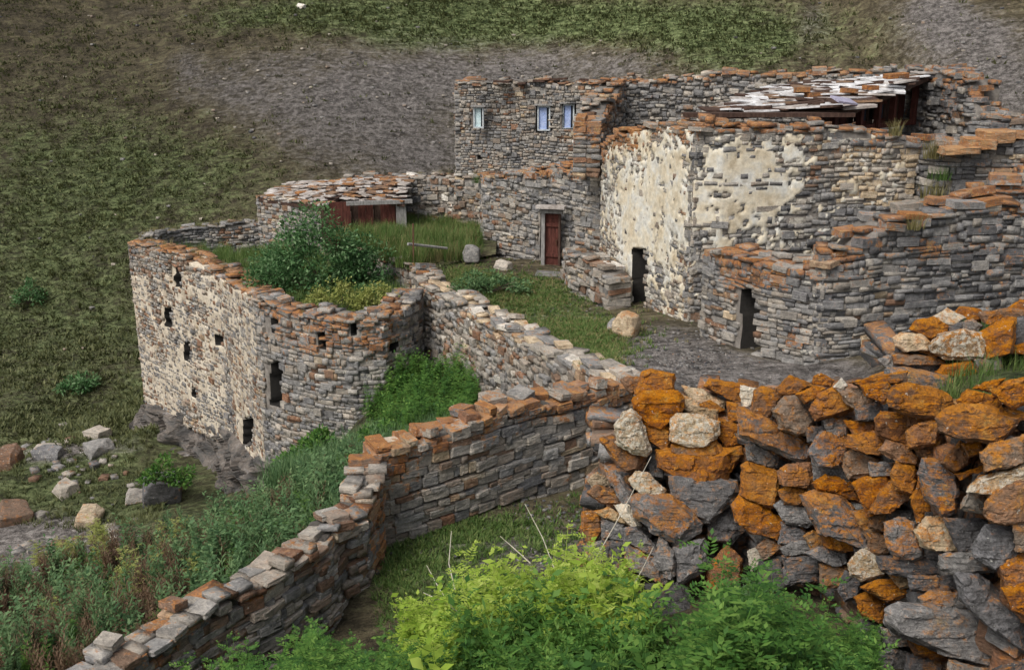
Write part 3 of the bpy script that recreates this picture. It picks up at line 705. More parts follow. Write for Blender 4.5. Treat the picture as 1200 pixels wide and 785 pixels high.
# roof of loose slabs
def slab_roof(parent, corners, nu, nv, mats, size, hump=.0, lim=300, thick=(.03, .07), under=None, name='roof_slab'):
    c00, c10, c11, c01 = corners                     # eave left, eave right, back right, back left
    nrm = (c10 - c00).cross(c01 - c00).normalized()
    if nrm.z < 0: nrm = -nrm
    bm = bmesh.new(); low = [c - nrm * .12 for c in corners]; up = [c - nrm * .02 for c in corners]
    v = [bm.verts.new(p) for p in low + up]
    for f in ((3, 2, 1, 0), (4, 5, 6, 7), (0, 1, 5, 4), (1, 2, 6, 5), (2, 3, 7, 6), (3, 0, 4, 7)): bm.faces.new([v[i] for i in f])
    rf = obj('roof', bm_mesh('roof', bm), under or M_DARKWOOD, parent); L = world_loc(rf)
    for j in range(nv):
        for i in range(nu):
            u = (i + .5 + rnd(-.3, .3) + (.5 if j % 2 else 0)) / nu; vv = (j + .35 + rnd(-.15, .15)) / nv
            if u > 1: continue
            p = (c00 * (1 - u) + c10 * u) * (1 - vv) + (c01 * (1 - u) + c11 * u) * vv
            p = p + nrm * (rnd(.02, .07) + hump * math.sin(math.pi * vv) * (fbm(u * 4, vv * 4, 1)))
            me = VAR[random.randrange(28)]
            key = random.choices(range(len(mats)), weights=[m[1] for m in mats])[0]
            o = bpy.data.objects.new(name, slabmesh(key, mats)); C.objects.link(o); o.parent = rf
            xa = (c10 - c00).normalized(); ya = nrm.cross(xa)
            r = Matrix((xa, ya, nrm)).transposed() @ Euler((R(rnd(-9, 3)), R(rnd(-6, 6)), R(rnd(-25, 25)))).to_matrix() @ Matrix.Diagonal((rnd(*size), rnd(size[0], size[1]) * .8, rnd(*thick)))
            m = r.to_4x4(); m.translation = p - L; o.matrix_basis = m
            o.color = (rnd(.2, .6), rnd(.5, 1.1), .1, 1) if mats[key][0] is M_STONE else (0, 0, 0, 1)
    return rf
SLABM = {}
def slabmesh(key, mats):
    k = (mats[key][0].name, random.randrange(6))
    if k not in SLABM:
        me = VAR[k[1]].copy(); me.materials.clear(); me.materials.append(mats[key][0]); SLABM[k] = me
    return SLABM[k]
slab_roof(shed, [at(303, 232, 34.0), at(474, 238, 31.9), at(482, 207, 35.0), at(345, 216, 37.0)], 20, 9, [(M_SLAB, 5), (M_SLABO, 2), (M_STONE, 3)], (.22, .46), .25)
slab_roof(shed, [at(303, 233, 34.2), at(380, 243, 31.5), at(400, 228, 33), at(330, 222, 35.4)], 12, 4, [(M_SLAB, 5), (M_SLABO, 2), (M_STONE, 2)], (.22, .42), .1)

# --- rubble wall behind the grassy terrace
t = thing('rubble_wall', 'long low rubble wall with grass on top at the back of the grassy terrace', 'wall', at(520, 265, 33.5))
w_rubble = w = Wall([(400,212,36.5,-6.5),(440,208,36.3,-6.5),(478,205,34.6,-6.5),(520,207,34.2,-6.5),(570,210,33.2,-6.5)], .8)
wall_core('rubble_core', w, t, M_GMORT, .2, .05)
S = lay_stones(w, (.12, .24), (.18, .38), (.2, .32), PAL_PALE, lich=.2, lich_k=.5, jit=.06, tilt=10, white=.35); stats.append(place_stones(t, S, 200, 7))
# --- tower house with blue windows
tower = thing('tower_house', 'square rubble tower house at the back with three small blue framed windows', 'house', at(620, 215, 37))
HT = [(555,126,567,150),(630,125,645,153),(659,123,673,151),(560,182,564,187),(613,165,620,200)]
w = Wall([(533,97,38.2,-6.0),(560,96,37.8,-6.0),(600,97,37.2,-6.0),(650,96,36.6,-6.0),(715,96,35.6,-6.0),(740,92,35.2,-6.0)], .6)
w3 = w
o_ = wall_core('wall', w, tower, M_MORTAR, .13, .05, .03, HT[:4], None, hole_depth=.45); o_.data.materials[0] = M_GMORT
S = lay_stones(w, (.10, .2), (.16, .34), (.2, .3), [(.14, .14), (.28, .28), (.3, .42), (.1, .57), (.06, .66), (.08, .8), (.04, .97)], HT[:4], lich=.12, lich_k=.5, fill=.9, jit=.025, tilt=4, white=.35, extra=lich_boost([(700, 115, 14, 22, .8)]))
stats.append(place_stones(o_, S, 220, 6))
w = Wall([(533,97,38.2,-6.0),(548,90,44,-6.0)], .6, .02); w.nrm = -w.nrm if w.nrm[0][0] > 0 else w.nrm; o_ = wall_core('wall', w, tower, M_GMORT, .3)
place_stones(o_, lay_stones(w, (.12, .2), (.2, .36), pal=PAL_GREY, caps=False, white=.3), 0)
# thin dark roof slates lying on its head and a rusty spout
for a in ((588, 98, 18), (612, 100, 10), (632, 97, 14), (655, 95, 20), (690, 96, 22), (560, 95, 20)):
    bm = bmesh.new(); c = at(a[0], a[1] - 2, 36.9); bx(bm, c, (a[2] * 37 / F, .5, .07), Euler((0, R(rnd(-5, 5)), R(-8))).to_matrix()); obj('roof_slate', bm_mesh('roof_slate', bm), M_DARKWOOD if a[0] != 560 else M_SLABO, tower)
for (x0, y0, x1, y1), mt, lb in ((HT[0], M_TEAL, 'pale teal window, leftmost'), (HT[1], M_BLUE, 'blue shuttered window, middle'), (HT[2], M_BLUE, 'blue shuttered window, right')):
    p0 = at((x0 + x1) / 2, (y0 + y1) / 2, 37.2 - (x0 - 600) * .008 + .16); D = 37; ww = (x1 - x0) * D / F; hh = (y1 - y0) * D / F
    bm = bmesh.new(); rz = Matrix.Rotation(R(-14), 3, 'Z')
    for sx in (-1, 1): bx(bm, p0 + rz @ Vector((sx * ww * .46, 0, 0)), (.05, .09, hh), rz)
    for sz in (-1, 1): bx(bm, p0 + Vector((0, 0, sz * hh * .48)), (ww * .88, .088, .05), rz)
    fr = obj('window', bm_mesh('window', bm), M_FRAME, tower); fr['label'] = lb
    bm = bmesh.new(); bx(bm, p0 + rz @ Vector((-ww * .12, .05, 0)), (ww * .62, .03, hh * .93), rz); obj('shutter', bm_mesh('shutter', bm), mt, fr)
    bm = bmesh.new(); bx(bm, p0 + rz @ Vector((ww * .30, .10, 0)), (ww * .3, .01, hh * .93), rz); obj('pane', bm_mesh('pane', bm), M_GLASS, fr)
    bm = bmesh.new(); bx(bm, p0 + Vector((0, -.05, hh * .56)), (ww * 1.5, .22, .06), rz); obj('lintel', bm_mesh('lintel', bm), M_GREYWOOD, fr)

# --- door house
dh = thing('ruined_house', 'small rubble house with a red brown door at the head of the alley', 'house', at(620, 320, 27.5))
HD = [(634,246,657,317)]
w = Wall([(566,209,30.6,-6.6),(585,204,30.0,-6.6),(625,200,28.9,-6.6),(660,193,27.7,-6.6),(700,190,26.6,-6.6),(722,188,26.0,-6.6)], .7)
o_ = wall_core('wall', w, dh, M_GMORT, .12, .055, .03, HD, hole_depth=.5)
S = lay_stones(w, (.09, .2), (.17, .42), (.2, .3), PAL_GREY, HD, lich=.28, lich_k=.8, jit=.045, tilt=4, white=.3, extra=lich_boost([(650, 205, 40, 8, .5)]))
stats.append(place_stones(o_, S, 180, 8))
w = Wall([(570,215,30.6,-6.6),(562,208,33.4,-6.6)], .5); o_ = wall_core('wall', w, dh, M_GMORT, .2, .05)
S = lay_stones(w, (.09, .2), (.17, .42), (.2, .3), PAL_GREY, lich=.28, jit=.04, tilt=4, white=.3); place_stones(o_, S, 30, 8)
# broken wall between the door and the cream house
w = Wall([(664,299,25.4,-6.7),(668,296,24.6,-6.7),(688,304,23.9,-6.7),(704,316,23.2,-6.7),(712,330,22.9,-6.7)], .6)
o_ = wall_core('wall', w, dh, M_GMORT, .2, .055)
S = lay_stones(w, (.10, .24), (.2, .46), (.2, .32), PAL_WARM, lich=.15, lich_k=.3, jit=.06, tilt=6, white=.3); place_stones(o_, S, 90, 8)
w = Wall([(660,300,26.9,-6.6),(664,299,25.3,-6.7)], .5); o_ = wall_core('wall', w, dh, M_GMORT, .2, .055)
S = lay_stones(w, (.10, .24), (.2, .46), (.2, .32), PAL_WARM, lich=.15, lich_k=.3, jit=.05, tilt=6, white=.3); place_stones(o_, S, 30, 8)
# door
D = 27.9; sc = D / F; c0 = at(647, 281, D + .22); rz = Matrix.Rotation(R(-14), 3, 'Z')
bm = bmesh.new()
bx(bm, c0 + rz @ Vector((-10 * sc, -.06, 0)), (.10, .16, 66 * sc), rz)
o1 = obj('door_post', bm_mesh('door_post', bm), M_GREYWOOD, dh)
bm = bmesh.new(); bx(bm, c0 + rz @ Vector((9.5 * sc, -.05, 0)), (.06, .12, 66 * sc), rz); obj('door_post', bm_mesh('door_post', bm), M_DARKWOOD, dh)
bm = bmesh.new(); bx(bm, c0 + rz @ Vector((0, -.07, 34 * sc)), (26 * sc, .2, .09), rz); obj('lintel', bm_mesh('lintel', bm), M_GREYWOOD, dh)
bm = bmesh.new(); bx(bm, c0 + rz @ Vector((0, -.2, 40 * sc)), (34 * sc, .35, .08), rz); obj('lintel', bm_mesh('lintel_slab', bm), M_SLAB, dh)
door = None
for i in range(4):
    bm = bmesh.new(); bx(bm, c0 + rz @ Vector(((-7.2 + 4.6 * i) * sc, rnd(-.006, .006), -1 * sc)), (4.4 * sc, .04, 64 * sc), rz)
    o_ = obj('door' if i == 0 else 'plank', bm_mesh('door_plank', bm), M_WOOD, dh if i == 0 else door); door = door or o_
for k in (-18, 18):
    bm = bmesh.new(); bx(bm, c0 + rz @ Vector((-.3 * sc, -.045, k * sc)), (17 * sc, .045, .10), rz); obj('door_batten', bm_mesh('door_batten', bm), M_WOOD, door)
bm = bmesh.new(); bx(bm, c0 + rz @ Vector((5.5 * sc, -.06, -2 * sc)), (.03, .05, .14), rz); obj('door_handle', bm_mesh('door_handle', bm), M_RUST, door)
for a, b, s, m in ((644, 323, (.75, .55, .14), 0), (640, 330, (.9, .6, .16), 0), (655, 336, (.7, .6, .2), 0), (625, 333, (.6, .5, .16), 0)):
    c = at(a, b, 27.2 - (b - 323) * .05); e = stone_rec(c, (1, -.2), (0, -1), s[0], s[1], s[2], 3, [rnd(.2, .35), .05, .2], 'step')
    place_stones(dh, [e], 5, 0)
bm = bmesh.new(); bx(bm, at(628, 217, 28.7), (26 * sc, .06, .12), Euler((0, R(4), R(-14))).to_matrix()); obj('beam', bm_mesh('beam', bm), M_GREYWOOD, dh)
bm = bmesh.new(); bx(bm, at(699, 187, 26.0), (.55, .28, .12), Euler((0, R(-4), R(-10))).to_matrix()); o_ = obj('gutter', bm_mesh('gutter', bm), M_RUST, dh)

# --- cream plastered house
house = thing('plastered_house', 'tall ruined house with flaking cream plaster and an orange lichened wall head', 'house', at(830, 430, 19))
def cream(px, py, X, Y, Z):
    m = blobs(px, py, [(765, 240, 46, 60, 1.15), (745, 300, 28, 40, .5), (860, 215, 60, 36, .95), (905, 225, 34, 26, .75), (840, 260, 30, 20, .4), (790, 190, 26, 14, .3), (880, 180, 40, 12, .35)])
    n = fbm(X * 2.1, Y * 2.1, Z * 2.1) - .47; n2 = fbm(X * 6, Y * 6, Z * 6, 0, ) if False else fbm(X * 6, Y * 6, Z * 6) - .47
    n3 = vnoise(X * 13, Y * 13, Z * 13) - .5
    return m + n * 1.6 + n2 * 1.9 + n3 * .9 - .36
HC = [(742,292,758,364)]
w = Wall([(706,172,25.2,-6.7),(722,160,23.6,-6.7),(745,152,22.6,-6.7),(770,146,21.8,-6.7),(800,147,20.7,-6.6),(816,148,20.2,-6.6)], .6)
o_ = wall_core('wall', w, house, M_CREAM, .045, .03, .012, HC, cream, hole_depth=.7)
S = lay_stones(w, (.09, .19), (.16, .38), (.2, .3), PAL_PALE, HC, lich=.55, lich_k=1.25, jit=.02, tilt=4, white=.55, cap=(.3, .5, .06, .12), extra=lich_boost([(725, 160, 26, 22, .8)]), fill=.97, big=0)
stats.append(place_stones(o_, S, 150, 8))
w = Wall([(816,148,20.2,-6.6),(850,149,20.1,-6.5),(900,150,20.2,-6.5),(960,151,20.3,-6.5),(1000,155,20.4,-6.4),(1040,160,20.5,-6.4),(1076,168,20.7,-6.4)], .6)
o_ = wall_core('wall', w, house, M_CREAM, .045, .03, .012, (), cream)
S = lay_stones(w, (.10, .2), (.17, .40), (.2, .3), PAL_GREY, lich=.22, lich_k=1.25, jit=.03, tilt=3, white=.4, cap=(.25, .45, .06, .12), extra=lich_boost([(1020, 175, 20, 8, .7)]), fill=.98, big=.02)
for s in S:
    px, py, D_ = proj(*s['m'].translation)
    if 980 < px < 1075 and 170 < py < 240: s['tone'][0] = random.choice((.8, .42, .42, .8)); 
stats.append(place_stones(o_, S, 150, 8))
# upper storey: side wall with the orange head, back wall, end wall
w = Wall([(704,146,25.2,-3.1),(710,126,26.2,-3.1),(722,112,27.6,-3.5),(735,94,28.6,-3.5)], .7)
o_ = wall_core('wall', w, house, M_GMORT, .2, .05)
S = lay_stones(w, (.1, .18), (.17, .36), (.2, .3), PAL_WARM, lich=.8, lich_k=1.2, jit=.05, tilt=6, cap=(.3, .6, .06, .14)); place_stones(o_, S, 40, 8)
w = Wall([(728,96,28.6,-2.8),(770,93,28.4,-2.8),(830,90,28.0,-2.8),(880,85,27.6,-2.8),(930,87,27.2,-2.8),(990,88,26.8,-2.8),(1040,82,26.4,-2.8),(1080,80,26.2,-2.8),(1100,82,26.0,-2.8)], .6)
o_ = wall_core('wall', w, house, M_GMORT, .2, .05)
S = lay_stones(w, (.09, .17), (.14, .34), (.2, .3), PAL_GREY, lich=.2, lich_k=1.0, jit=.05, tilt=7, white=.3, cap=(.25, .5, .06, .13)); place_stones(o_, S, 60, 8)
w = Wall([(1062,98,25.2,-3.2),(1085,88,24.6,-3.2),(1102,84,24.0,-3.4),(1122,88,23.2,-3.4),(1134,92,22.8,-3.6),(1138,118,22.6,-3.6),(1156,130,22.4,-3.6),(1168,138,22.3,-3.6),(1215,140,22.2,-3.6)], .7)
o_ = wall_core('wall', w, house, M_GMORT, .2, .05)
S = lay_stones(w, (.1, .19), (.2, .42), (.2, .32), PAL_DARK, lich=.3, lich_k=1.0, jit=.06, tilt=6, white=.1, cap=(.3, .55, .08, .15), extra=lich_boost([(1120, 120, 14, 30, .5)])); stats.append(place_stones(o_, S, 110, 8))
# the slab roof and the wooden gallery under it
corn = [at(826, 134, 21.4), at(1000, 128, 21.3), at(1096, 86, 24.6), at(912, 102, 26.4)]
slab_roof(house, corn, 16, 9, [(M_WHITE, 4), (M_SLAB, 2), (M_DARKWOOD, 3.4), (M_SLABO, 1)], (.35, .85), .08, thick=(.03, .06))
bm = bmesh.new(); p0, p1 = at(800, 133, 21.0), at(1004, 129, 21.1)
bx(bm, (p0 + p1) / 2 + Vector((0, .1, -.07)), ((p1 - p0).length * .97, .4, .09), Matrix.Rotation(math.atan2((p1 - p0).y, (p1 - p0).x), 3, 'Z')); obj('eave_beam', bm_mesh('eave_beam', bm), M_DARKWOOD, house)
g0, g1 = at(975, 128, 21.9), at(1078, 96, 24.9)
gd = (g1 - g0); gl = Vector((gd.x, gd.y, 0)).length; ga = math.atan2(gd.y, gd.x); gr = Matrix.Rotation(ga, 3, 'Z'); gz0 = at(1000, 146, 21.5).z - .25
def gpt(u, z, o=0): 
    p = g0.lerp(g1, u); p.z = z; return p + gr @ Vector((0, o, 0))
n = 13
for i in range(n):
    u = (i + .5) / n; zt = g0.lerp(g1, u).z - .1; bm = bmesh.new()
    if i in (5, 8): continue
    bx(bm, gpt(u, (zt + gz0) / 2, .35), (gl / n * .95, .05, zt - gz0), gr); obj('plank', bm_mesh('plank', bm), M_DARKWOOD if i % 3 else M_WOOD, house)
for u in (.02, .3, .5, .68, .95):
    zt = g0.lerp(g1, u).z - .08; bm = bmesh.new(); bx(bm, gpt(u, (zt + gz0) / 2, -.02), (.13, .13, zt - gz0), gr); o_ = obj('post', bm_mesh('post', bm), M_WOOD, house)
bm = bmesh.new(); bx(bm, gpt(.5, gz0 + .06, .05), (gl, .14, .12), gr); obj('rail', bm_mesh('rail', bm), M_WOOD, house)
for u in (.40, .60):
    zt = g0.lerp(g1, u).z - .3; bm = bmesh.new(); bx(bm, gpt(u, (zt + gz0) / 2 + .1, .2), (.6, .02, (zt - gz0) * .6), gr); fr = obj('window', bm_mesh('pane', bm), M_GLASS, house)
    bm = bmesh.new()
    for k in (-.3, 0, .3): bx(bm, gpt(u, (zt + gz0) / 2 + .1, .16) + gr @ Vector((k, 0, 0)), (.04, .05, (zt - gz0) * .62), gr)
    obj('frame', bm_mesh('frame', bm), M_DARKWOOD, fr)
bm = bmesh.new(); bx(bm, at(989, 118, 21.0), (.5, .34, .04), Euler((R(18), R(8), R(20))).to_matrix()); o_ = obj('roof_slab', bm_mesh('roof_sheet', bm), simple_mat('lilac_sheet', [(.30, .29, .38), (.42, .40, .52)], 3, .1, .5), house); o_['label'] = 'loose lilac grey sheet jutting from the eave'
for a, b, s in ((975, 121, .42), (953, 112, .3), (1050, 89, .5), (995, 107, .3), (1020, 103, .26), (940, 106, .3)):
    e = stone_rec(at(a, b, 22.5), (1, .2), (0, -1), s, .3, .12, 8, [.6, 1.0, 0], 'weight_stone'); place_stones(house, [e], 5, 0)

# --- walls on the right
t = thing('rubble_wall', 'dark rubble wall with yellow lichened blocks on top, right of the cream house', 'wall', at(1140, 250, 20))
w = Wall([(1068,163,21.2,-5.5),(1084,178,20.6,-5.5),(1100,168,20.3,-5.5),(1135,166,20.1,-5.5),(1190,168,19.8,-5.5),(1260,160,19.4,-5.5)], .7)
wall_core('rubble_core', w, t, M_GMORT, .2, .055)
S = lay_stones(w, (.1, .2), (.2, .42), (.2, .32), PAL_DARK, lich=.15, lich_k=.8, jit=.05, tilt=4, white=.15, cap=(.35, .7, .08, .16), extra=lich_boost([(1180, 210, 40, 30, .4)])); stats.append(place_stones(t, S, 200, 8))
for a, b, ww, hh, l in ((1166, 160, .62, .28, 1.0), (1146, 168, .6, .26, .9), (1184, 158, .4, .2, .8), (1124, 176, .7, .16, .7)):
    e = stone_rec(at(a, b, 19.9), (1, -.1), (0, -1), ww, .5, hh, 3, [.8, l, 0], 'cap_stone'); place_stones(t, [e], 5, 0, True)
t = thing('enclosure_wall', 'long grey coursed stone wall with an orange stepped top rising to the right edge', 'wall', at(980, 445, 17.4))
w = Wall([(826,290,19.2,-6.3),(850,293,18.7,-6.3),(872,303,18.4,-6.3)], .7)
HN = [(868,340,888,416)]
w_a = Wall([(826,291,19.3,-6.4),(842,293,18.8,-6.4),(868,297,18.3,-6.4),(882,306,18.05,-6.4),(895,309,17.8,-6.4),(930,306,17.4,-6.4),(965,303,17.0,-6.4)], .8)
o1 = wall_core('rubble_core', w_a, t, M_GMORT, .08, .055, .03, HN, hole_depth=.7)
S = lay_stones(w_a, (.09, .18), (.17, .38), (.2, .3), PAL_GREY, HN, lich=.3, lich_k=1.1, jit=.035, tilt=3, white=.25, cap=(.28, .5, .07, .13), extra=lich_boost([(865, 325, 14, 26, .7), (935, 395, 12, 14, .6), (905, 330, 30, 12, .6)]))
stats.append(place_stones(t, S, 150, 8))
w_b = Wall([(965,303,17.0,-6.4),(985,300,16.95,-6.4),(1015,292,17.0,-6.4),(1040,272,17.1,-6.4),(1075,266,17.2,-6.4),(1100,258,17.3,-6.4),(1130,252,17.4,-6.4),(1165,246,17.5,-6.4),(1200,240,17.6,-6.4),(1270,232,17.8,-6.4),(1400,215,18.4,-6.4)], .8, .3)
wall_core('rubble_core', w_b, t, M_GMORT, .2, .055)
S = lay_stones(w_b, (.08, .19), (.2, .52), (.2, .3), PAL_DARK, lich=.22, lich_k=1.1, jit=.035, tilt=2.5, white=.12, cap=(.35, .7, .07, .15), extra=lich_boost([(1100, 330, 50, 30, .25), (990, 320, 40, 20, .4), (1180, 290, 40, 30, .4), (1090, 290, 40, 14, .5)]))
stats.append(place_stones(t, S, 150, 8))
t = thing('rubble_wall', 'upper wall with orange slabs slanting down behind the grey coursed wall at right edge', 'wall', at(1150, 260, 18.6))
w = Wall([(1040,262,18.6,-5.5),(1090,252,18.5,-5.5),(1130,240,18.4,-5.5),(1160,222,18.3,-5.5),(1200,212,18.2,-5.5),(1260,200,18.1,-5.5)], .7)
wall_core('rubble_core', w, t, M_GMORT, .2, .055)
S = lay_stones(w, (.08, .16), (.25, .55), (.2, .3), PAL_DARK, lich=.6, lich_k=1.1, jit=.06, tilt=5, cap=(.35, .7, .07, .15)); place_stones(t, S, 90, 8)

# ------------------------------------------------------------------ near wall: every stone shaped on its own
HUE = dict(G=(.2, .2, 0), g=(.3, .3, .05), D=(.08, .2, 0), O=(.66, .80, 0), o=(.6, .6, 0), R=(.64, .5, 0), r=(.58, .36, 0), P=(.8, .35, .5), W=(.92, .1, .55), T=(.8, .4, .1), B=(.56, .32, 0), M=(.2, .48, 0), V=(.35, .4, .1))
def shaped_stone(parent, poly, D, code, thick=None, seed=0, name='stone', level=3, mat=None):
    rs = random.Random(seed * 7 + 1); n = len(poly)
    cxp = sum(p[0] for p in poly) / n; cyp = sum(p[1] for p in poly) / n
    wpx = max(p[0] for p in poly) - min(p[0] for p in poly); hpx = max(p[1] for p in poly) - min(p[1] for p in poly)
    size = max(wpx, hpx) * D / F; th = thick or max(.22, min(.55, size * .75)); pr = min(.11, min(wpx, hpx) * D / F * .26)
    sx, sy = rs.uniform(-.12, .12), rs.uniform(-.02, .22); pts = []; kk0 = rs.uniform(.68, .86)
    tl = rs.uniform(-.25, .25)
    for x, y in poly:
        k = (x - cxp) / max(wpx, 1)
        dd = D + tl * k * pr * 2
        x = cxp + (x - cxp) * 1.06; y = cyp + (y - cyp) * 1.07
        pts.append(at(x, y, dd)); pts.append(at(cxp + (x - cxp) * .93, cyp + (y - cyp) * .93, dd + th))
        kk = kk0 * rs.uniform(.92, 1.08)
        pts.append(at(cxp + (x - cxp) * kk + sx * wpx * .4, cyp + (y - cyp) * kk + sy * hpx * .6, dd - pr * rs.uniform(.75, 1.1)))
    bm = hull_points(pts); c = at(cxp, cyp, D)
    for v in bm.verts: v.co -= c
    refine(bm, level, size * .024 + .004, 5.5 / max(size, .2), size * .007, seed, True)
    me = bm_mesh(name, bm); me.materials.append(mat or M_NEAR)
    me.polygons.foreach_set('use_smooth', np.ones(len(me.polygons), bool)); me.set_sharp_from_angle(angle=R(15))
    o = bpy.data.objects.new(name, me); C.objects.link(o); o.parent = parent; o.location = c - world_loc(parent)
    h = HUE[code]; o.color = (min(1, max(0, h[0] + rs.uniform(-.05, .05))), max(0, h[1] + rs.uniform(-.12, .12)), h[2], 1)
    return o
PIER = '''O 0 753,436 765,433 789,439 790,456 768,459 744,462
r .3 727,445 735,441 750,443 752,455 741,463 733,456
O -.1 741,470 752,459 790,457 801,466 802,480 793,486 775,503 760,500 746,490
P -.15 720,500 730,484 740,480 752,490 754,515 764,528 758,534 742,532 722,518
O 0 752,492 785,498 787,512 784,528 775,526 755,512
P -.25 786,490 795,485 825,486 843,495 844,508 832,521 810,523 786,515
O -.05 842,490 870,500 871,520 850,525 838,508
T .4 799,452 822,456 851,470 848,480 826,474 808,466
O .3 825,453 832,444 876,452 876,470 862,473
T .1 799,462 816,470 822,480 805,484 799,478
o .15 818,474 832,469 850,480 840,484 822,482
T .05 805,484 820,478 841,480 840,492 828,490
O .1 851,470 864,473 869,492 855,496
o -.15 788,521 838,514 847,530 818,546 800,539 788,531
O -.1 771,528 790,532 818,547 868,522 867,534 846,568 825,576 790,557 772,548
r .05 704,515 718,510 730,525 759,534 752,550 735,553 720,540
P -.2 738,562 745,552 760,555 780,573 776,581 756,579 742,569
M -.15 740,583 755,575 790,580 824,612 820,624 793,642 742,607
G -.05 786,556 800,558 822,590 862,563 866,577 833,613 818,611 788,584
G .1 708,550 722,552 740,575 748,590 742,604 726,584
r .15 688,577 700,567 721,573 729,591 705,590
T .15 688,562 700,553 713,560 714,569 695,572
T .05 698,600 712,594 736,608 738,616 705,606
W .05 720,592 736,590 752,615 746,622 726,602
G .1 704,610 731,614 732,634 706,630
G 0 731,620 745,617 774,645 773,655 733,634
g .05 731,633 778,658 784,684 735,662
G -.02 773,630 792,646 790,684 764,662
G 0 790,642 826,630 831,664 792,688
D .15 826,598 856,600 872,622 857,638 830,632
r .1 682,600 702,598 705,622 692,642 680,620
D .2 836,575 872,588 872,606 838,608
G .2 758,526 776,528 778,560 762,557
g .15 684,640 708,632 712,662 690,672
D .15 706,632 734,636 736,664 708,668
G .1 786,524 800,540 800,560 778,556
o .2 866,520 882,516 884,548 868,560
R .2 740,486 756,490 754,505 742,500
D .25 820,500 860,520 850,540 822,530
r .1 826,664 852,640 870,655 866,690 830,692
G .1 700,664 740,664 760,700 700,706
D .1 756,684 800,682 820,720 750,722'''
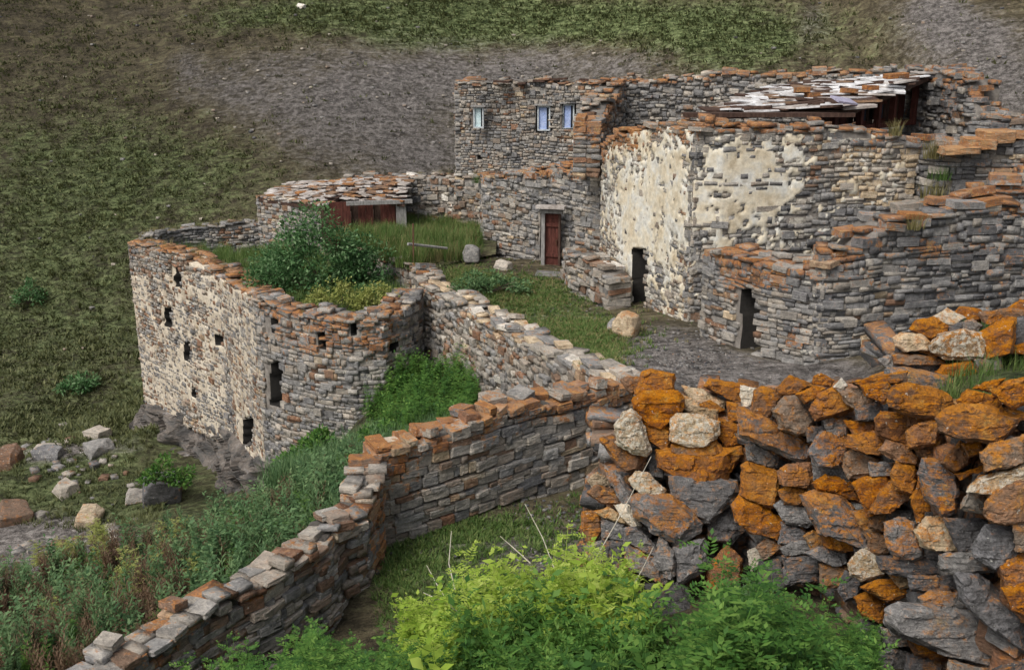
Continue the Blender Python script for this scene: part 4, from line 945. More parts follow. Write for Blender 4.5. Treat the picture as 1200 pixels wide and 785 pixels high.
NEARW = '''R 0 882,478 884,459 892,453 910,456 918,463 905,484 896,492 881,483
W .05 868,452 886,455 881,475 872,480 868,468
M 0 864,477 876,479 952,519 954,533 946,543 935,541 905,526 867,511
g .05 874,523 882,516 913,533 911,546 902,550 876,539
O .15 909,456 925,440 943,447 952,452 935,463 915,463
O .2 954,441 962,437 978,446 973,453 952,450
W .1 976,454 986,443 994,452 989,457
O -.05 932,462 955,452 967,455 962,465 943,473
B -.05 905,480 920,465 940,464 956,490 945,509 934,510 914,501
R -.05 949,480 960,462 975,454 986,463 1000,480 975,489 955,493
G .1 965,492 975,488 994,490 993,509 985,513 969,506
R .05 990,493 1026,494 1027,508 1000,509
M -.02 947,530 960,507 975,504 994,515 991,536 985,546 975,548 957,546
R -.02 993,509 1025,506 1042,510 1052,526 1030,533 1012,531 992,523
r 0 988,546 991,530 1000,526 1037,540 1036,555 994,562
B 0 984,460 1010,454 1012,461 1027,466 1012,490 1004,482 991,471
D .05 1002,478 1031,470 1036,486 1018,494 1004,492
O 0 1009,452 1040,447 1048,462 1036,474 1014,463
r .2 996,448 1025,440 1062,436 1062,449 1010,454
O -.05 870,546 877,541 913,553 914,566 909,593 895,591 867,579
O -.1 858,592 868,579 895,590 919,610 921,621 910,629 880,623 862,609
r -.02 911,552 925,544 951,541 956,560 951,572 935,569 914,567
o 0 911,575 925,568 946,572 946,586 935,593 919,591
G .05 907,592 915,586 925,594 946,593 955,613 945,617 921,613
M -.15 938,580 955,574 986,581 1000,595 1012,612 1024,641 1020,646 998,633 959,623 949,606
o .05 953,566 968,555 1002,567 1012,591 985,577 957,573
O -.05 1000,567 1008,561 1042,555 1048,600 1032,602 1017,605 1009,581
T 0 941,628 952,621 966,627 968,646 955,647
O -.02 961,625 975,626 1012,637 1007,645 985,646 967,641
G .02 914,642 930,633 952,634 957,646 920,651
G 0 944,648 960,640 992,646 993,661 975,664
P -.1 994,660 1004,647 1015,642 1031,647 1039,660 1036,673 1010,681 997,673
B .05 886,640 900,629 920,640 906,651 895,657
W .08 876,646 889,640 897,662 880,669
D .1 916,612 944,619 944,634 913,636
O -.05 1041,462 1050,452 1065,449 1090,454 1111,462 1119,473 1113,484 1100,491 1060,484 1044,476
R .02 1025,490 1032,482 1082,487 1080,496 1063,505 1067,523 1055,521 1029,511
R -.05 1062,505 1075,496 1099,490 1102,500 1097,521 1072,521 1064,526
r .1 1073,522 1102,517 1100,536 1090,540 1074,531
r 0 1030,528 1040,516 1062,522 1079,540 1077,546 1055,543
R -.2 1098,490 1108,479 1125,474 1165,477 1202,484 1182,509 1165,518 1140,513 1120,511 1099,505
R .1 1120,470 1135,457 1171,463 1174,479 1126,476
O .3 1139,455 1155,447 1177,444 1165,461
O .1 1162,459 1180,447 1204,441 1206,471 1186,479 1164,463
R 0 1103,542 1125,517 1137,530 1137,541 1120,554
R .05 1127,520 1151,517 1154,529 1135,536
O .05 1118,555 1151,545 1154,551 1125,562
r -.03 1149,530 1158,521 1190,514 1206,508 1206,541 1175,546 1154,552
P -.1 1134,576 1145,560 1206,543 1206,566 1165,579 1156,574
V .02 1125,596 1134,572 1148,555 1161,560 1160,591 1153,602
B -.08 1151,600 1160,580 1180,569 1208,561 1208,614 1185,612 1164,614
M -.12 1076,556 1080,537 1100,539 1121,552 1124,576 1119,601 1103,604 1084,582
O -.02 1043,556 1050,541 1074,545 1072,572 1070,579 1049,574
G .05 1018,541 1047,542 1045,557 1020,558
R -.02 1028,578 1045,561 1069,572 1067,581 1045,598 1018,601
O .03 1066,583 1080,558 1092,602 1075,612
M -.05 1036,612 1055,606 1072,612 1077,636 1085,651 1070,658 1049,653 1040,641
T -.08 1072,622 1085,606 1109,606 1125,641 1123,645 1095,644 1079,639
D .1 1106,606 1158,610 1152,641 1124,647
r .02 1018,604 1042,599 1042,626 1018,617
r .05 1016,625 1043,627 1045,646 1030,652 1018,644
D .02 1028,652 1060,656 1104,651 1107,673 1060,675 1033,669
g -.05 1101,650 1145,644 1167,660 1167,669 1120,675 1103,667
D -.02 1140,641 1155,616 1185,614 1208,620 1208,642 1165,667 1141,652
O 0 1010,688 1030,680 1050,680 1074,693 1050,704 1040,705
O .02 1001,700 1015,694 1036,705 1040,726 1033,730 1008,719
T .08 1038,668 1065,672 1072,686 1055,690
D .05 1063,674 1122,674 1124,691 1110,695 1068,691
g .0 1078,700 1090,693 1125,694 1145,710 1135,714 1105,717 1083,709
G -.15 1040,715 1055,705 1085,711 1150,717 1174,732 1180,784 1160,782 1100,763 1049,741 1038,729
D .05 1120,672 1147,671 1208,724 1208,768 1160,736 1128,702
O .0 1174,689 1208,682 1208,724 1184,711
o .0 1063,750 1080,744 1117,765 1112,774 1073,767
g .03 1033,735 1067,745 1067,757 1043,757
G .0 1028,766 1045,757 1067,765 1062,790 1038,790
D .03 1063,766 1112,775 1104,806 1058,806
g .0 1112,772 1164,786 1166,808 1106,808
D .05 1164,784 1208,770 1208,812 1166,812
D .1 982,690 990,668 1012,680 1006,700 990,704
r .1 960,660 994,664 994,686 962,690
G .1 1010,722 1036,730 1034,760 1008,758
D .1 890,655 918,650 922,690 886,690
G .1 918,652 962,650 962,682 920,686
D .15 1040,596 1070,598 1072,612 1038,614
D .15 1140,552 1156,548 1158,572 1138,578
B .05 1186,612 1208,612 1208,646 1190,644
r .05 1172,662 1208,644 1208,690 1178,690
G .12 952,540 992,545 998,566 955,562
R .1 1060,474 1100,488 1098,498 1064,500
D .15 944,500 970,500 966,520 946,518
r .1 998,600 1022,596 1040,618 1020,640 1008,615
D .12 1000,640 1020,640 1022,650 1002,650
D .15 1085,600 1112,600 1112,612 1084,612
G .12 1152,512 1180,508 1196,516 1160,528'''
HEAP = '''T -.1 1047,396 1055,390 1080,392 1090,402 1090,411 1060,413 1049,405
O 0 1065,386 1075,375 1095,372 1110,383 1110,393 1092,400 1075,391
P .1 1094,371 1110,362 1132,372 1116,381 1105,379
O .25 1117,366 1125,359 1149,362 1154,370 1149,378 1130,373
V .1 1127,378 1140,374 1152,382 1146,388 1129,389
P -.15 1089,406 1100,392 1130,386 1150,391 1162,400 1157,421 1110,421 1092,413
O -.05 1146,391 1175,374 1191,373 1190,400 1186,413 1168,413 1155,421
r .2 1149,366 1185,361 1208,364 1208,375 1154,379
O .4 1178,363 1195,351 1212,350 1212,370
r .05 1044,415 1055,412 1100,419 1110,426 1080,428 1049,426
o .1 1077,412 1088,409 1102,416 1096,421
O 0 1096,436 1105,427 1140,423 1144,438 1115,442
M -.15 1038,433 1060,429 1110,441 1121,455 1119,466 1090,456 1039,451
r -.1 1018,441 1040,434 1044,453 1018,451
g .1 1028,421 1048,414 1052,429 1037,431
W .1 1108,442 1125,439 1129,453 1114,453
D .2 1108,380 1130,378 1150,392 1110,400
D .25 1050,404 1092,404 1094,420 1050,420
D .2 1048,422 1100,424 1100,438 1044,436
g .1 1140,420 1170,412 1176,432 1146,440
D .3 1188,372 1215,372 1215,410 1190,408
O .2 1186,404 1214,400 1214,418 1190,414'''
def near_D(px, py):
    return float(np.interp(px, [680, 760, 870, 950, 1050, 1130, 1200], [9.9, 9.6, 9.2, 8.3, 7.2, 6.4, 5.8])) * (1 + (py - 560) * .00012)
def build_set(parent, txt, Df, s0, level=3):
    for i, ln in enumerate(txt.strip().splitlines()):
        p = ln.split(); poly = [tuple(float(c) for c in q_.split(',')) for q_ in p[2:]]
        cxp = sum(a[0] for a in poly) / len(poly); cyp = sum(a[1] for a in poly) / len(poly)
        shaped_stone(parent, poly, Df(cxp, cyp) + float(p[1]), p[0], seed=s0 + i, level=level)
t = thing('stone_pier', 'tall stump of stacked orange and pale blocks ending the near wall', 'wall', at(780, 690, 10))
build_set(t, PIER, lambda x, y: 9.6 + (600 - y) * .0022 + max(0, 740 - x) * .004, 11, 4)
nw = thing('dry_stone_wall', 'massive near wall of big orange lichened blocks filling the lower right', 'wall', at(1050, 790, 7))
build_set(nw, NEARW, near_D, 101, 4)
hp = thing('stone_heap', 'heap of orange boulders and slabs behind the near wall at right, beside grass', 'stone heap', at(1110, 440, 9.4))
build_set(hp, HEAP, lambda x, y: 9.6 - (x - 1040) * .003 + (400 - y) * .006, 301)
# bodies behind the shaped stones
w = Wall([(868,474,9.75,-4.9),(960,470,8.75,-4.8),(1050,482,7.6,-4.6),(1130,505,6.75,-4.4),(1215,500,6.1,-4.2)], 1.0)
wall_core('rubble_core', w, nw, M_CORE, .2, .10, .08)
S = lay_stones(w, (.07, .17), (.14, .36), (.3, .4), [(.35, .08), (.3, .26), (.35, .58)], lich=2.5, lich_k=.55, jit=.06, tilt=12, out=.05, caps=True, cap=(.25, .45, .07, .14))
place_stones(nw, S, 0, joined='packing_stones')
w_ext = Wall([(1206,505,6.0,-4.2),(1330,500,5.6,-4.0),(1480,500,5.3,-4.0),(1650,500,5.1,-4.0)], .9)
wall_core('rubble_core', w_ext, nw, M_CORE, .2, .10, .08)
S = lay_stones(w_ext, (.2, .38), (.28, .6), (.3, .45), [(.3, .08), (.2, .26), (.5, .62)], lich=3, lich_k=.9, jit=.08, tilt=10, cap=(.3, .5, .12, .22)); place_stones(nw, S, 60, 8, True)
w = Wall([(688,600,10.6,-6.0),(712,545,10.4,-6.0),(745,500,10.3,-6.0),(800,478,10.1,-6.0),(872,486,9.9,-6.0)], 1.0)
wall_core('rubble_core', w, t, M_CORE, .2, .10, .08)
S = lay_stones(w, (.07, .17), (.14, .36), (.3, .4), [(.35, .08), (.3, .26), (.35, .58)], lich=2.5, lich_k=.55, jit=.06, tilt=12, out=.05, caps=True, cap=(.25, .45, .07, .14))
place_stones(t, S, 0, joined='packing_stones')
w = Wall([(1048,418,10.0,-3.6),(1100,402,10.0,-3.6),(1160,392,9.8,-3.6),(1230,384,9.6,-3.6)], .6)
S = lay_stones(w, (.12, .2), (.25, .5), (.3, .4), [(.5, .05), (.3, .2), (.2, .58)], lich=.5, lich_k=.5, jit=.05, tilt=12, caps=False); place_stones(hp, S, 0, joined='packing_stones')


# ------------------------------------------------------------------ bedrock under the ruin
def rock_face(name, label, top, bot, nu=90, nv=40, amp=.55):
    T_ = np.array(top); B_ = np.array(bot)
    def res(A, n):
        d = np.concatenate(([0], np.cumsum(np.linalg.norm(np.diff(A, axis=0), axis=1)))); u = np.linspace(0, d[-1], n)
        return np.stack([np.interp(u, d, A[:, k]) for k in range(3)], -1)
    T_, B_ = res(T_, nu), res(B_, nu); v = np.linspace(0, 1, nv)[None, :, None]
    G = T_[:, None] * (1 - v) + B_[:, None] * v
    X, Y, Z = G[..., 0], G[..., 1], G[..., 2]
    st = fbm(X * .5 + Z * .3, Y * .5, Z * 2.6 + X * .5, 4) - .47; bl = fbm(X * .8, Y * .8, Z * .9 + 4, 3) - .44
    steps = ((Z * 2.1 + X * .35 + fbm(X * .6, Y * .6, Z * .6, 3) * 4) % 1); steps = steps + .6 * ((X * .9 + Y * .5 + fbm(X, Y, Z, 3) * 2) % 1)
    d = amp * (st * 1.6 + bl * 2.2) + (steps - .8) * .3 + .12 * (fbm(X * 4, Y * 4, Z * 7, 3) - .45)
    o = np.array([-.5, -.8, .2]); G = G + d[..., None] * o * np.sin(np.clip(v * 8, 0, 1) * 1.57)
    V = G.reshape(-1, 3); i, j = np.meshgrid(np.arange(nu - 1), np.arange(nv - 1), indexing='ij'); a = i * nv + j
    me = mesh_np(name, V, np.stack([a, a + nv, a + nv + 1, a + 1], -1).reshape(-1, 4), smooth=True); me.set_sharp_from_angle(angle=R(28))
    o = obj(name, me, M_ROCK); o['label'] = label; o['category'] = 'rock'; return o
_top, _bot = [], []
for w_, us in ((w_rleft, (0, .25, .5, .75, 1)), (w_rfront, (.15, .35, .55, .75))):
    for u_ in us:
        p, T, N = w_.ev(np.array([w_.L * u_])); p, N = p[0], N[0]; k = .15
        _top.append((p[0] - N[0] * k, p[1] - N[1] * k, p[3] + .5 - (.0 if w_ is w_rleft else .3)))
        k = 1.7 if w_ is w_rleft else 1.2; _bot.append((p[0] + N[0] * k, p[1] + N[1] * k, p[3] - 3.0 + (.0 if w_ is w_rleft else .9)))
_top.insert(0, (_top[0][0] - .1, _top[0][1] + 2.5, _top[0][2])); _bot.insert(0, (_bot[0][0] - .6, _bot[0][1] + 3, _bot[0][2]))
rock_face('rock_outcrop', 'grey layered bedrock crag that carries the pale ruin above the stream', _top, _bot, 220, 110, .8)

# ------------------------------------------------------------------ vegetation
rg = np.random.RandomState(11)
def blade_tuft(n, h, spread, width=.012, lean=.5, seed=0, seg=2):
    rs = np.random.RandomState(seed); V, Q = [], []
    for i in range(n):
        a = rs.rand() * 6.283; r = spread * np.sqrt(rs.rand()); b = np.array([r * math.cos(a), r * math.sin(a), -.02]); a2 = a + rs.randn() * .8
        L = h * rs.uniform(.5, 1.05); ln = lean * rs.uniform(.2, 1.2); side = np.array([-math.sin(a2), math.cos(a2), 0]) * width * rs.uniform(.7, 1.3)
        k = len(V)
        for j in range(seg + 1):
            t = j / seg; c = b + np.array([math.cos(a2), math.sin(a2), 0]) * L * ln * t * t + np.array([0, 0, L * t * (1 - .25 * ln * t)])
            wd = 1 - t * .85; V += [c - side * wd, c + side * wd]
        for j in range(seg): Q.append((k + 2 * j, k + 2 * j + 1, k + 2 * j + 3, k + 2 * j + 2))
    return np.array(V), np.array(Q)
def leaf_quad(V, Q, p, d, up, L, wd):
    """a pointed leaf: kite of four vertices"""
    s = np.cross(d, up); s /= (np.linalg.norm(s) + 1e-9); k = len(V)
    V += [p, p + d * L * .45 + s * wd, p + d * L, p + d * L * .45 - s * wd]; Q.append((k, k + 1, k + 2, k + 3))
def weed(h, nl, leafL, kind, seed):
    """upright weed: stems with alternate leaves; kind 'fern' = cut leaves, 'broad' = simple leaves, 'spike' = narrow"""
    rs = np.random.RandomState(seed); V, Q = [], []
    for st in range(rs.randint(2, 5)):
        a = rs.rand() * 6.28; lean = rs.uniform(.08, .45); H = h * rs.uniform(.65, 1.05); dx = np.array([math.cos(a), math.sin(a), 0])
        base = np.array([rs.randn() * .05, rs.randn() * .05, 0])
        def sp(t): return base + dx * lean * H * t * t * .6 + np.array([0, 0, H * t])
        k = len(V); w_ = .006 * h
        for t in (0, .5, 1): V += [sp(t) + np.array([w_, 0, 0]) * (1.2 - t), sp(t) - np.array([w_, 0, 0]) * (1.2 - t)]
        Q += [(k, k + 1, k + 3, k + 2), (k + 2, k + 3, k + 5, k + 4)]
        for i in range(nl):
            t = .12 + .88 * (i + rs.rand()) / nl; p = sp(t); b = i * 2.4 + rs.rand(); el = rs.uniform(-.15, .75)
            d = np.array([math.cos(b) * math.cos(el), math.sin(b) * math.cos(el), math.sin(el)]); LL = leafL * (1.1 - .62 * t) * rs.uniform(.7, 1.2)
            if kind == 'fern':
                s = np.cross(d, [0, 0, 1]); s /= np.linalg.norm(s)
                for q_ in range(5):
                    tt = .2 + q_ * .2; pp = p + d * LL * tt + np.array([0, 0, -.25 * LL * tt * tt])
                    for sg in (-1, 1):
                        dd = d * .55 + s * sg * .8 + rs.randn(3) * .15; leaf_quad(V, Q, pp, dd, np.array([0, 0, 1.]), LL * .42 * (1.15 - tt * .6), LL * .085)
                leaf_quad(V, Q, p + d * LL * .95, d, np.array([0, 0, 1.]), LL * .3, LL * .08)
            elif kind == 'broad':
                leaf_quad(V, Q, p, d, np.array([rs.randn() * .3, rs.randn() * .3, 1.]), LL, LL * .26)
            else:
                leaf_quad(V, Q, p, d + np.array([0, 0, .5]), np.array([0, 0, 1.]), LL, LL * .11)
    return np.array(V), np.array(Q)
def scatter(name, variants, pts, mat, scale=(.8, 1.2), parent=None, kind='stuff', tone=None):
    """pts: list of (x, y, z, size)"""
    Vs, Fs, Ts = [], [], []; n = 0
    for i, (x, y, z, sc) in enumerate(pts):
        v, f = variants[rg.randint(len(variants))]; a = rg.rand() * 6.28; k = sc * rg.uniform(*scale); c, s = math.cos(a) * k, math.sin(a) * k
        vv = np.stack([v[:, 0] * c - v[:, 1] * s + x, v[:, 0] * s + v[:, 1] * c + y, v[:, 2] * k * rg.uniform(.85, 1.15) + z], -1)
        Vs.append(vv); Fs.append(f + n); n += len(v); Ts.append(np.full(len(v), rg.rand()))
    me = mesh_np(name, np.concatenate(Vs), np.concatenate(Fs), np.concatenate(Ts))
    return obj(name, me, mat, parent, kind)
TUFT = [blade_tuft(16, .42, .12, .008, .6, i) for i in range(6)]
TALL = [blade_tuft(16, .62, .14, .009, .5, 20 + i, 3) for i in range(6)]
HTUFT = [blade_tuft(7, .30, .16, .03, .9, 40 + i) for i in range(6)]
STUFT = [blade_tuft(6, .17, .22, .035, 1.1, 50 + i, 1) for i in range(6)]
FERN = [weed(1.0, 21, .20, 'fern', 60 + i) for i in range(7)]
BROAD = [weed(1.0, 26, .17, 'broad', 80 + i) for i in range(6)]
SPIKE = [weed(1.0, 34, .16, 'spike', 95 + i) for i in range(6)]
def sample(n, x0, x1, y0, y1, hf, test):
    out = []
    X = rg.uniform(x0, x1, n); Y = rg.uniform(y0, y1, n); Z = hf(X, Y); px, py, D = proj(X, Y, Z); k = test(X, Y, Z, px, py)
    return np.stack([X[k], Y[k], Z[k]], -1), px[k], py[k], D[k]
def pts_of(P_, size): return [(p[0], p[1], p[2], size if np.isscalar(size) else size[i]) for i, p in enumerate(P_)]
# hillside tussocks
P_, px, py, D_ = sample(190000, -34, 42, 29, 84, gh_full, lambda X, Y, Z, px, py: (px > -30) & (px < 1230) & (py > -20) & (rg.rand(len(px)) < np.clip(.18 + blobs(px, py, GREEN) - .5 * blobs(px, py, SCREE), .04, 1) * .75))
P_ = P_[:60000]; print('tufts', len(P_)); scatter('hillside_grass', STUFT, pts_of(P_, rg.uniform(.6, 1.5, len(P_))), L_HILL)
k = 2600; P_, px, py, D_ = sample(k, -34, 42, 36, 84, gh_full, lambda X, Y, Z, px, py: (px > 0) & (px < 1200) & (rg.rand(len(px)) < .22 + blobs(px, py, SCREE)))
Vs, Fs, Ts = [], [], []; n = 0
for p in P_:
    v, f = VNP[rg.randint(28)]; s_ = rg.uniform(.05, .2) * np.array([1, 1, .6]); a = rg.rand() * 6
    vv = v * s_; vv = np.stack([vv[:, 0] * math.cos(a) - vv[:, 1] * math.sin(a), vv[:, 0] * math.sin(a) + vv[:, 1] * math.cos(a), vv[:, 2]], -1) + p
    Vs.append(vv); Fs.append(f + n); n += len(v); Ts.append(np.tile([rg.choice([.28, .42, .14, .3, .5, .9]), 0, 0], (len(v), 1)))
obj('scree_stones', mesh_np('scree_stones', np.concatenate(Vs), np.concatenate(Fs), np.concatenate(Ts)), M_STONE, None, 'stuff')
# foreground weeds
TOPX = [180, 210, 260, 330, 350, 420, 470, 520, 545, 600, 640, 700, 740, 790, 830, 860, 905, 935, 1000, 1035, 1060]
TOPY = [800, 765, 735, 740, 720, 735, 712, 705, 668, 650, 655, 655, 668, 700, 690, 655, 678, 700, 715, 735, 800]
def fore(n, xr, mat, var, name, ytol=(0, 110), hmin=.35, hmax=1.25, up=1.0, Dr=(6.6, 10.4)):
    out = []
    while len(out) < n:
        px = rg.uniform(*xr); D = rg.uniform(*Dr); v = at(px, 700, D); z = float(site_h(np.array(v.x), np.array(v.y)))
        v.z = z; qx, qy, qD = proj(v.x, v.y, v.z)
        ty = np.interp(qx, TOPX, TOPY) + rg.uniform(*ytol); b = (H0 / 2 - ty) / F
        # height needed so that the plant's tip shows at that line
        tz = v.y * (-SP + CP * b) / (CP + SP * b); h = tz - z
        if h < hmin or h > hmax: continue
        out.append((v.x, v.y, z, h * up))
    scatter(name, var, out, mat, (.85, 1.0))
fore(230, (330, 1040), L_GREEN, FERN, 'dark_green_weeds', (10, 120))
fore(90, (180, 480), L_GREEN, FERN, 'green_weeds_by_wall', (10, 60), .25)
fore(75, (480, 750), L_BRIGHT, FERN, 'lime_green_weeds', (-28, 24), up=1.06)
fore(40, (480, 750), L_BRIGHT, BROAD, 'lime_leafy_weeds', (-18, 34), up=1.05)
fore(60, (440, 780), L_GREEN, BROAD, 'mid_green_leafy_weeds', (5, 90))
fore(26, (840, 905), L_BLUE, FERN, 'blue_green_weeds', (0, 50))
fore(170, (820, 1040), L_GREEN, FERN, 'weeds_below_the_near_wall', (-5, 110), .2, 1.6, 1.0, (5.0, 7.6))
fore(60, (180, 420), L_GREEN, FERN, 'weeds_at_the_bottom_left', (0, 60), .15, 1.2, 1.0, (7.0, 9.2))
fore(120, (560, 1040), L_GREEN, SPIKE, 'narrow_leaved_weeds', (30, 130))
# weeds on the slope outside the wall
def wall_side(X, Y):                        # outside (left) of the low walls
    L = [(at(448,545,12.75)), (at(425,612,11.8)), (at(322,688,10.45)), (at(200,752,9.4)), (at(105,825,8.6))]
    ys_ = np.array([p.y for p in L])[::-1]; xs_ = np.array([p.x for p in L])[::-1]
    return np.where(Y > ys_[-1], True, X < np.interp(Y, ys_, xs_) - .55)
def slope_test(poly):
    return lambda X, Y, Z, px, py: inpoly(poly, px, py) & wall_side(X, Y)
P_, px, py, D_ = sample(9000, -12, 0, 8, 22, site_h, slope_test([(-20,700),(110,662),(200,636),(290,612),(360,585),(440,548),(450,600),(300,720),(100,820),(-20,820)]))
P_ = P_[:1500]; print('slope', len(P_))
m = rg.rand(len(P_)); qx, qy, _ = proj(P_[:, 0], P_[:, 1], P_[:, 2]); m = np.where((qx < 230) & (rg.rand(len(P_)) < .45), .9, m)
scatter('blue_green_slope_weeds', SPIKE + BROAD, pts_of(P_[m < .62], rg.uniform(.45, .85, len(P_[m < .62]))), L_BLUE)
scatter('green_slope_weeds', FERN, pts_of(P_[(m >= .55) & (m < .72)][:200], .5), L_GREEN)
scatter('russet_slope_weeds', SPIKE, pts_of(P_[m >= .80], .6), L_RED)
P_, px, py, D_ = sample(300, -12, -4, 9, 18, site_h, slope_test([(30,650),(200,640),(260,700),(60,760)])); scatter('yellow_slope_weeds', FERN, pts_of(P_[:26], .7), L_YELLOW)
# grass in the hollow and by the ruin
P_, px, py, D_ = sample(9000, -6, 0, 16, 24, site_h, slope_test([(445,450),(480,425),(545,450),(560,480),(540,520),(470,520),(430,500)])); scatter('hollow_grass', TALL, pts_of(P_[:700], .75), L_GRASS); scatter('hollow_weeds', FERN + BROAD, pts_of(P_[700:960], .75), L_GREEN)
P_, px, py, D_ = sample(9000, -8, 0, 13, 22, site_h, slope_test([(430,520),(520,505),(545,520),(470,560),(380,575),(310,575),(350,545)])); scatter('slope_grass', TALL, pts_of(P_[:900], .9), L_BLUE)
P_, px, py, D_ = sample(14000, -24, -6, 20, 40, gh_full, lambda X, Y, Z, px, py: inpoly([(0,480),(170,470),(200,560),(180,640),(0,610)], px, py) & (rg.rand(len(px)) < .8)); scatter('valley_grass', HTUFT, pts_of(P_[:3600], .5), L_HILL)
P_, px, py, D_ = sample(16000, -6, 1, 26, 36, terr_h, lambda X, Y, Z, px, py: inpoly(terr_P, X, Y) & (px > 385) & (px < 562)); sz = np.where(P_[:, 1] > 30.5, .5, .95); scatter('terrace_grass', TALL, pts_of(P_[:1500], sz), L_GRASS); scatter('dry_terrace_grass', TALL, pts_of(P_[1500:1800], sz[1500:]), L_DRY)
P_, px, py, D_ = sample(12000, -14, -1, 22, 36, bast_h, lambda X, Y, Z, px, py: inpoly(bast_P, X, Y)); scatter('courtyard_grass', TALL, pts_of(P_[:1000], .75), L_GRASS)
P_, px, py, D_ = sample(110000, -2, 8, 14, 29, alley_h, lambda X, Y, Z, px, py: inpoly(alley_P, X, Y) & (rg.rand(len(px)) < blobs(px, py, [(645, 390, 70, 16, .9), (675, 422, 40, 16, 1.0), (590, 348, 70, 18, .8), (700, 405, 30, 8, .5), (540, 330, 30, 12, 1)]))); scatter('alley_grass', HTUFT, pts_of(P_[:7500], .3), L_GRASS); scatter('dry_alley_grass', HTUFT, pts_of(P_[7500:9500], .3), L_DRY)
P_, px, py, D_ = sample(3000, 2, 9, 6, 12, upp_h, lambda X, Y, Z, px, py: inpoly(upp_P, X, Y) & (px > 1105)); scatter('bank_grass', TUFT, pts_of(P_[:500], .5), L_GRASS)
P_, px, py, D_ = sample(40000, -3, 3, 8.5, 15, site_h, lambda X, Y, Z, px, py: (px > 440) & (px < 800) & (rg.rand(len(px)) < blobs(px, py, [(560, 625, 90, 20, .9), (480, 690, 70, 50, .9), (690, 590, 30, 10, .3)]))); scatter('yard_grass', HTUFT, pts_of(P_[:2200], .3), L_GRASS)

# bushes
def bush(label, c, rx, ry, rz_, n, mat, leaf, seed, cat='bush', name='bush', stems=9, group=None):
    rs = np.random.RandomState(seed); t = thing(name, label, cat, tuple(c), group); V, Q = [], []; L = Vector(c)
    cl = [(a_, rs.uniform(-.7, .7), rs.uniform(.15, 1.0) * (1 - .55 * abs(a_)), rs.uniform(.12, .36)) for a_ in rs.uniform(-.95, .95, 44)]
    for i in range(n):
        a, b, h, r = cl[rs.randint(len(cl))]; d = rs.randn(3); d /= np.linalg.norm(d); rr = r * rs.uniform(.55, 1.05)
        env = 1 - .35 * max(0, h + d[2] * rr - .6)
        p = np.array([(a * env + d[0] * rr) * rx, (b * env + d[1] * rr) * ry, max(.04, h * (1 - .35 * a * a) + d[2] * rr * .7) * rz_])
        dd = d * .7 + rs.randn(3) * .5; dd /= np.linalg.norm(dd); leaf_quad(V, Q, p, dd, rs.randn(3) * .5 + [0, 0, 1], leaf * rs.uniform(.6, 1.3), leaf * .24)
    o = obj('foliage', mesh_np('foliage', V, Q, rs.rand(len(V) // 4).repeat(4)), mat); o.parent = t; o.location = (0, 0, 0)
    bm = bmesh.new()
    for i in range(stems):
        a, b, h, r = cl[i]; tube(bm, [(0, 0, 0), (a * rx * .4, b * ry * .4, h * rz_ * .5), (a * rx, b * ry, h * rz_)], .03, .008, 4)
    o = obj('stem', bm_mesh('stem', bm), M_BARK); o.parent = t; o.location = (0, 0, 0)
    return t
def on(hf, px, py, D):
    v = at(px, py, D); v.z = float(hf(np.array(v.x), np.array(v.y))) - .03; return v
bush('big dark green leafy bush growing inside the roofless pale ruin', on(bast_h, 378, 350, 26.6), 1.65, 1.3, 2.5, 11000, L_BUSH, .12, 1)
bush('low dark bush spreading left of the big bush in the ruin', on(bast_h, 325, 338, 27.3), 1.0, .9, .95, 3500, L_BUSH, .10, 2)
bush('small green bush right of the big bush against the rubble wall', on(bast_h, 428, 342, 27.2), .7, .8, 1.1, 2200, L_BUSH, .10, 3)
bush('pale yellow green plant behind the front parapet, below the big bush', on(bast_h, 400, 372, 24.4), .85, .4, .85, 2400, L_YELLOW, .08, 4, 'plant', 'plant')
bush('yellow green plant at the right end of the front parapet', on(bast_h, 443, 368, 24.3), .65, .4, .8, 2000, L_YELLOW, .08, 5, 'plant', 'plant')
bush('small lime plant at the left end of the row behind the parapet', on(bast_h, 372, 365, 24.6), .4, .3, .65, 900, L_YELLOW, .08, 6, 'plant', 'plant')
bush('round bright green bush on the slope below the pale ruin', on(site_h, 375, 532, 20.5), .8, .6, .85, 3200, L_GREEN, .12, 7)
bush('low spreading weed at the edge of the alley below the red door', on(alley_h, 572, 345, 24.6), .95, .6, .6, 2200, L_BLUE, .09, 8, 'plant', 'plant')
bush('dark shrub low on the hillside at far left', on(gh_full, 42, 405, 45), .7, .7, 1.1, 800, L_BUSH, .16, 9, 'shrub', 'shrub')
bush('second dark shrub just above the valley floor left of the ruin', on(gh_full, 95, 470, 38), .7, .7, .7, 800, L_BUSH, .16, 10, 'shrub', 'shrub')
bush('green plant rooted on the crag under the pale ruin', on(site_h, 205, 545, 26.5) + Vector((0, -.6, .9)), .6, .5, .7, 1200, L_GREEN, .11, 12, 'plant', 'plant')
bush('small green plant clinging to the crag under the mortared wall', Vector(_bot[3]) + Vector((-.3, -.4, 1.9)), .4, .3, .5, 700, L_GREEN, .1, 21, 'plant', 'plant')
bush('russet brown dry bush at the foot of the crag', Vector(_bot[4]) + Vector((-.1, -.5, 1.0)), .5, .4, .8, 1200, L_RED, .09, 22, 'plant', 'plant')
bush('leafy green plant on the slope below the hollow, left of the retaining wall', on(site_h, 470, 505, 19.5), .7, .5, .6, 1800, L_GREEN, .1, 13, 'plant', 'plant')
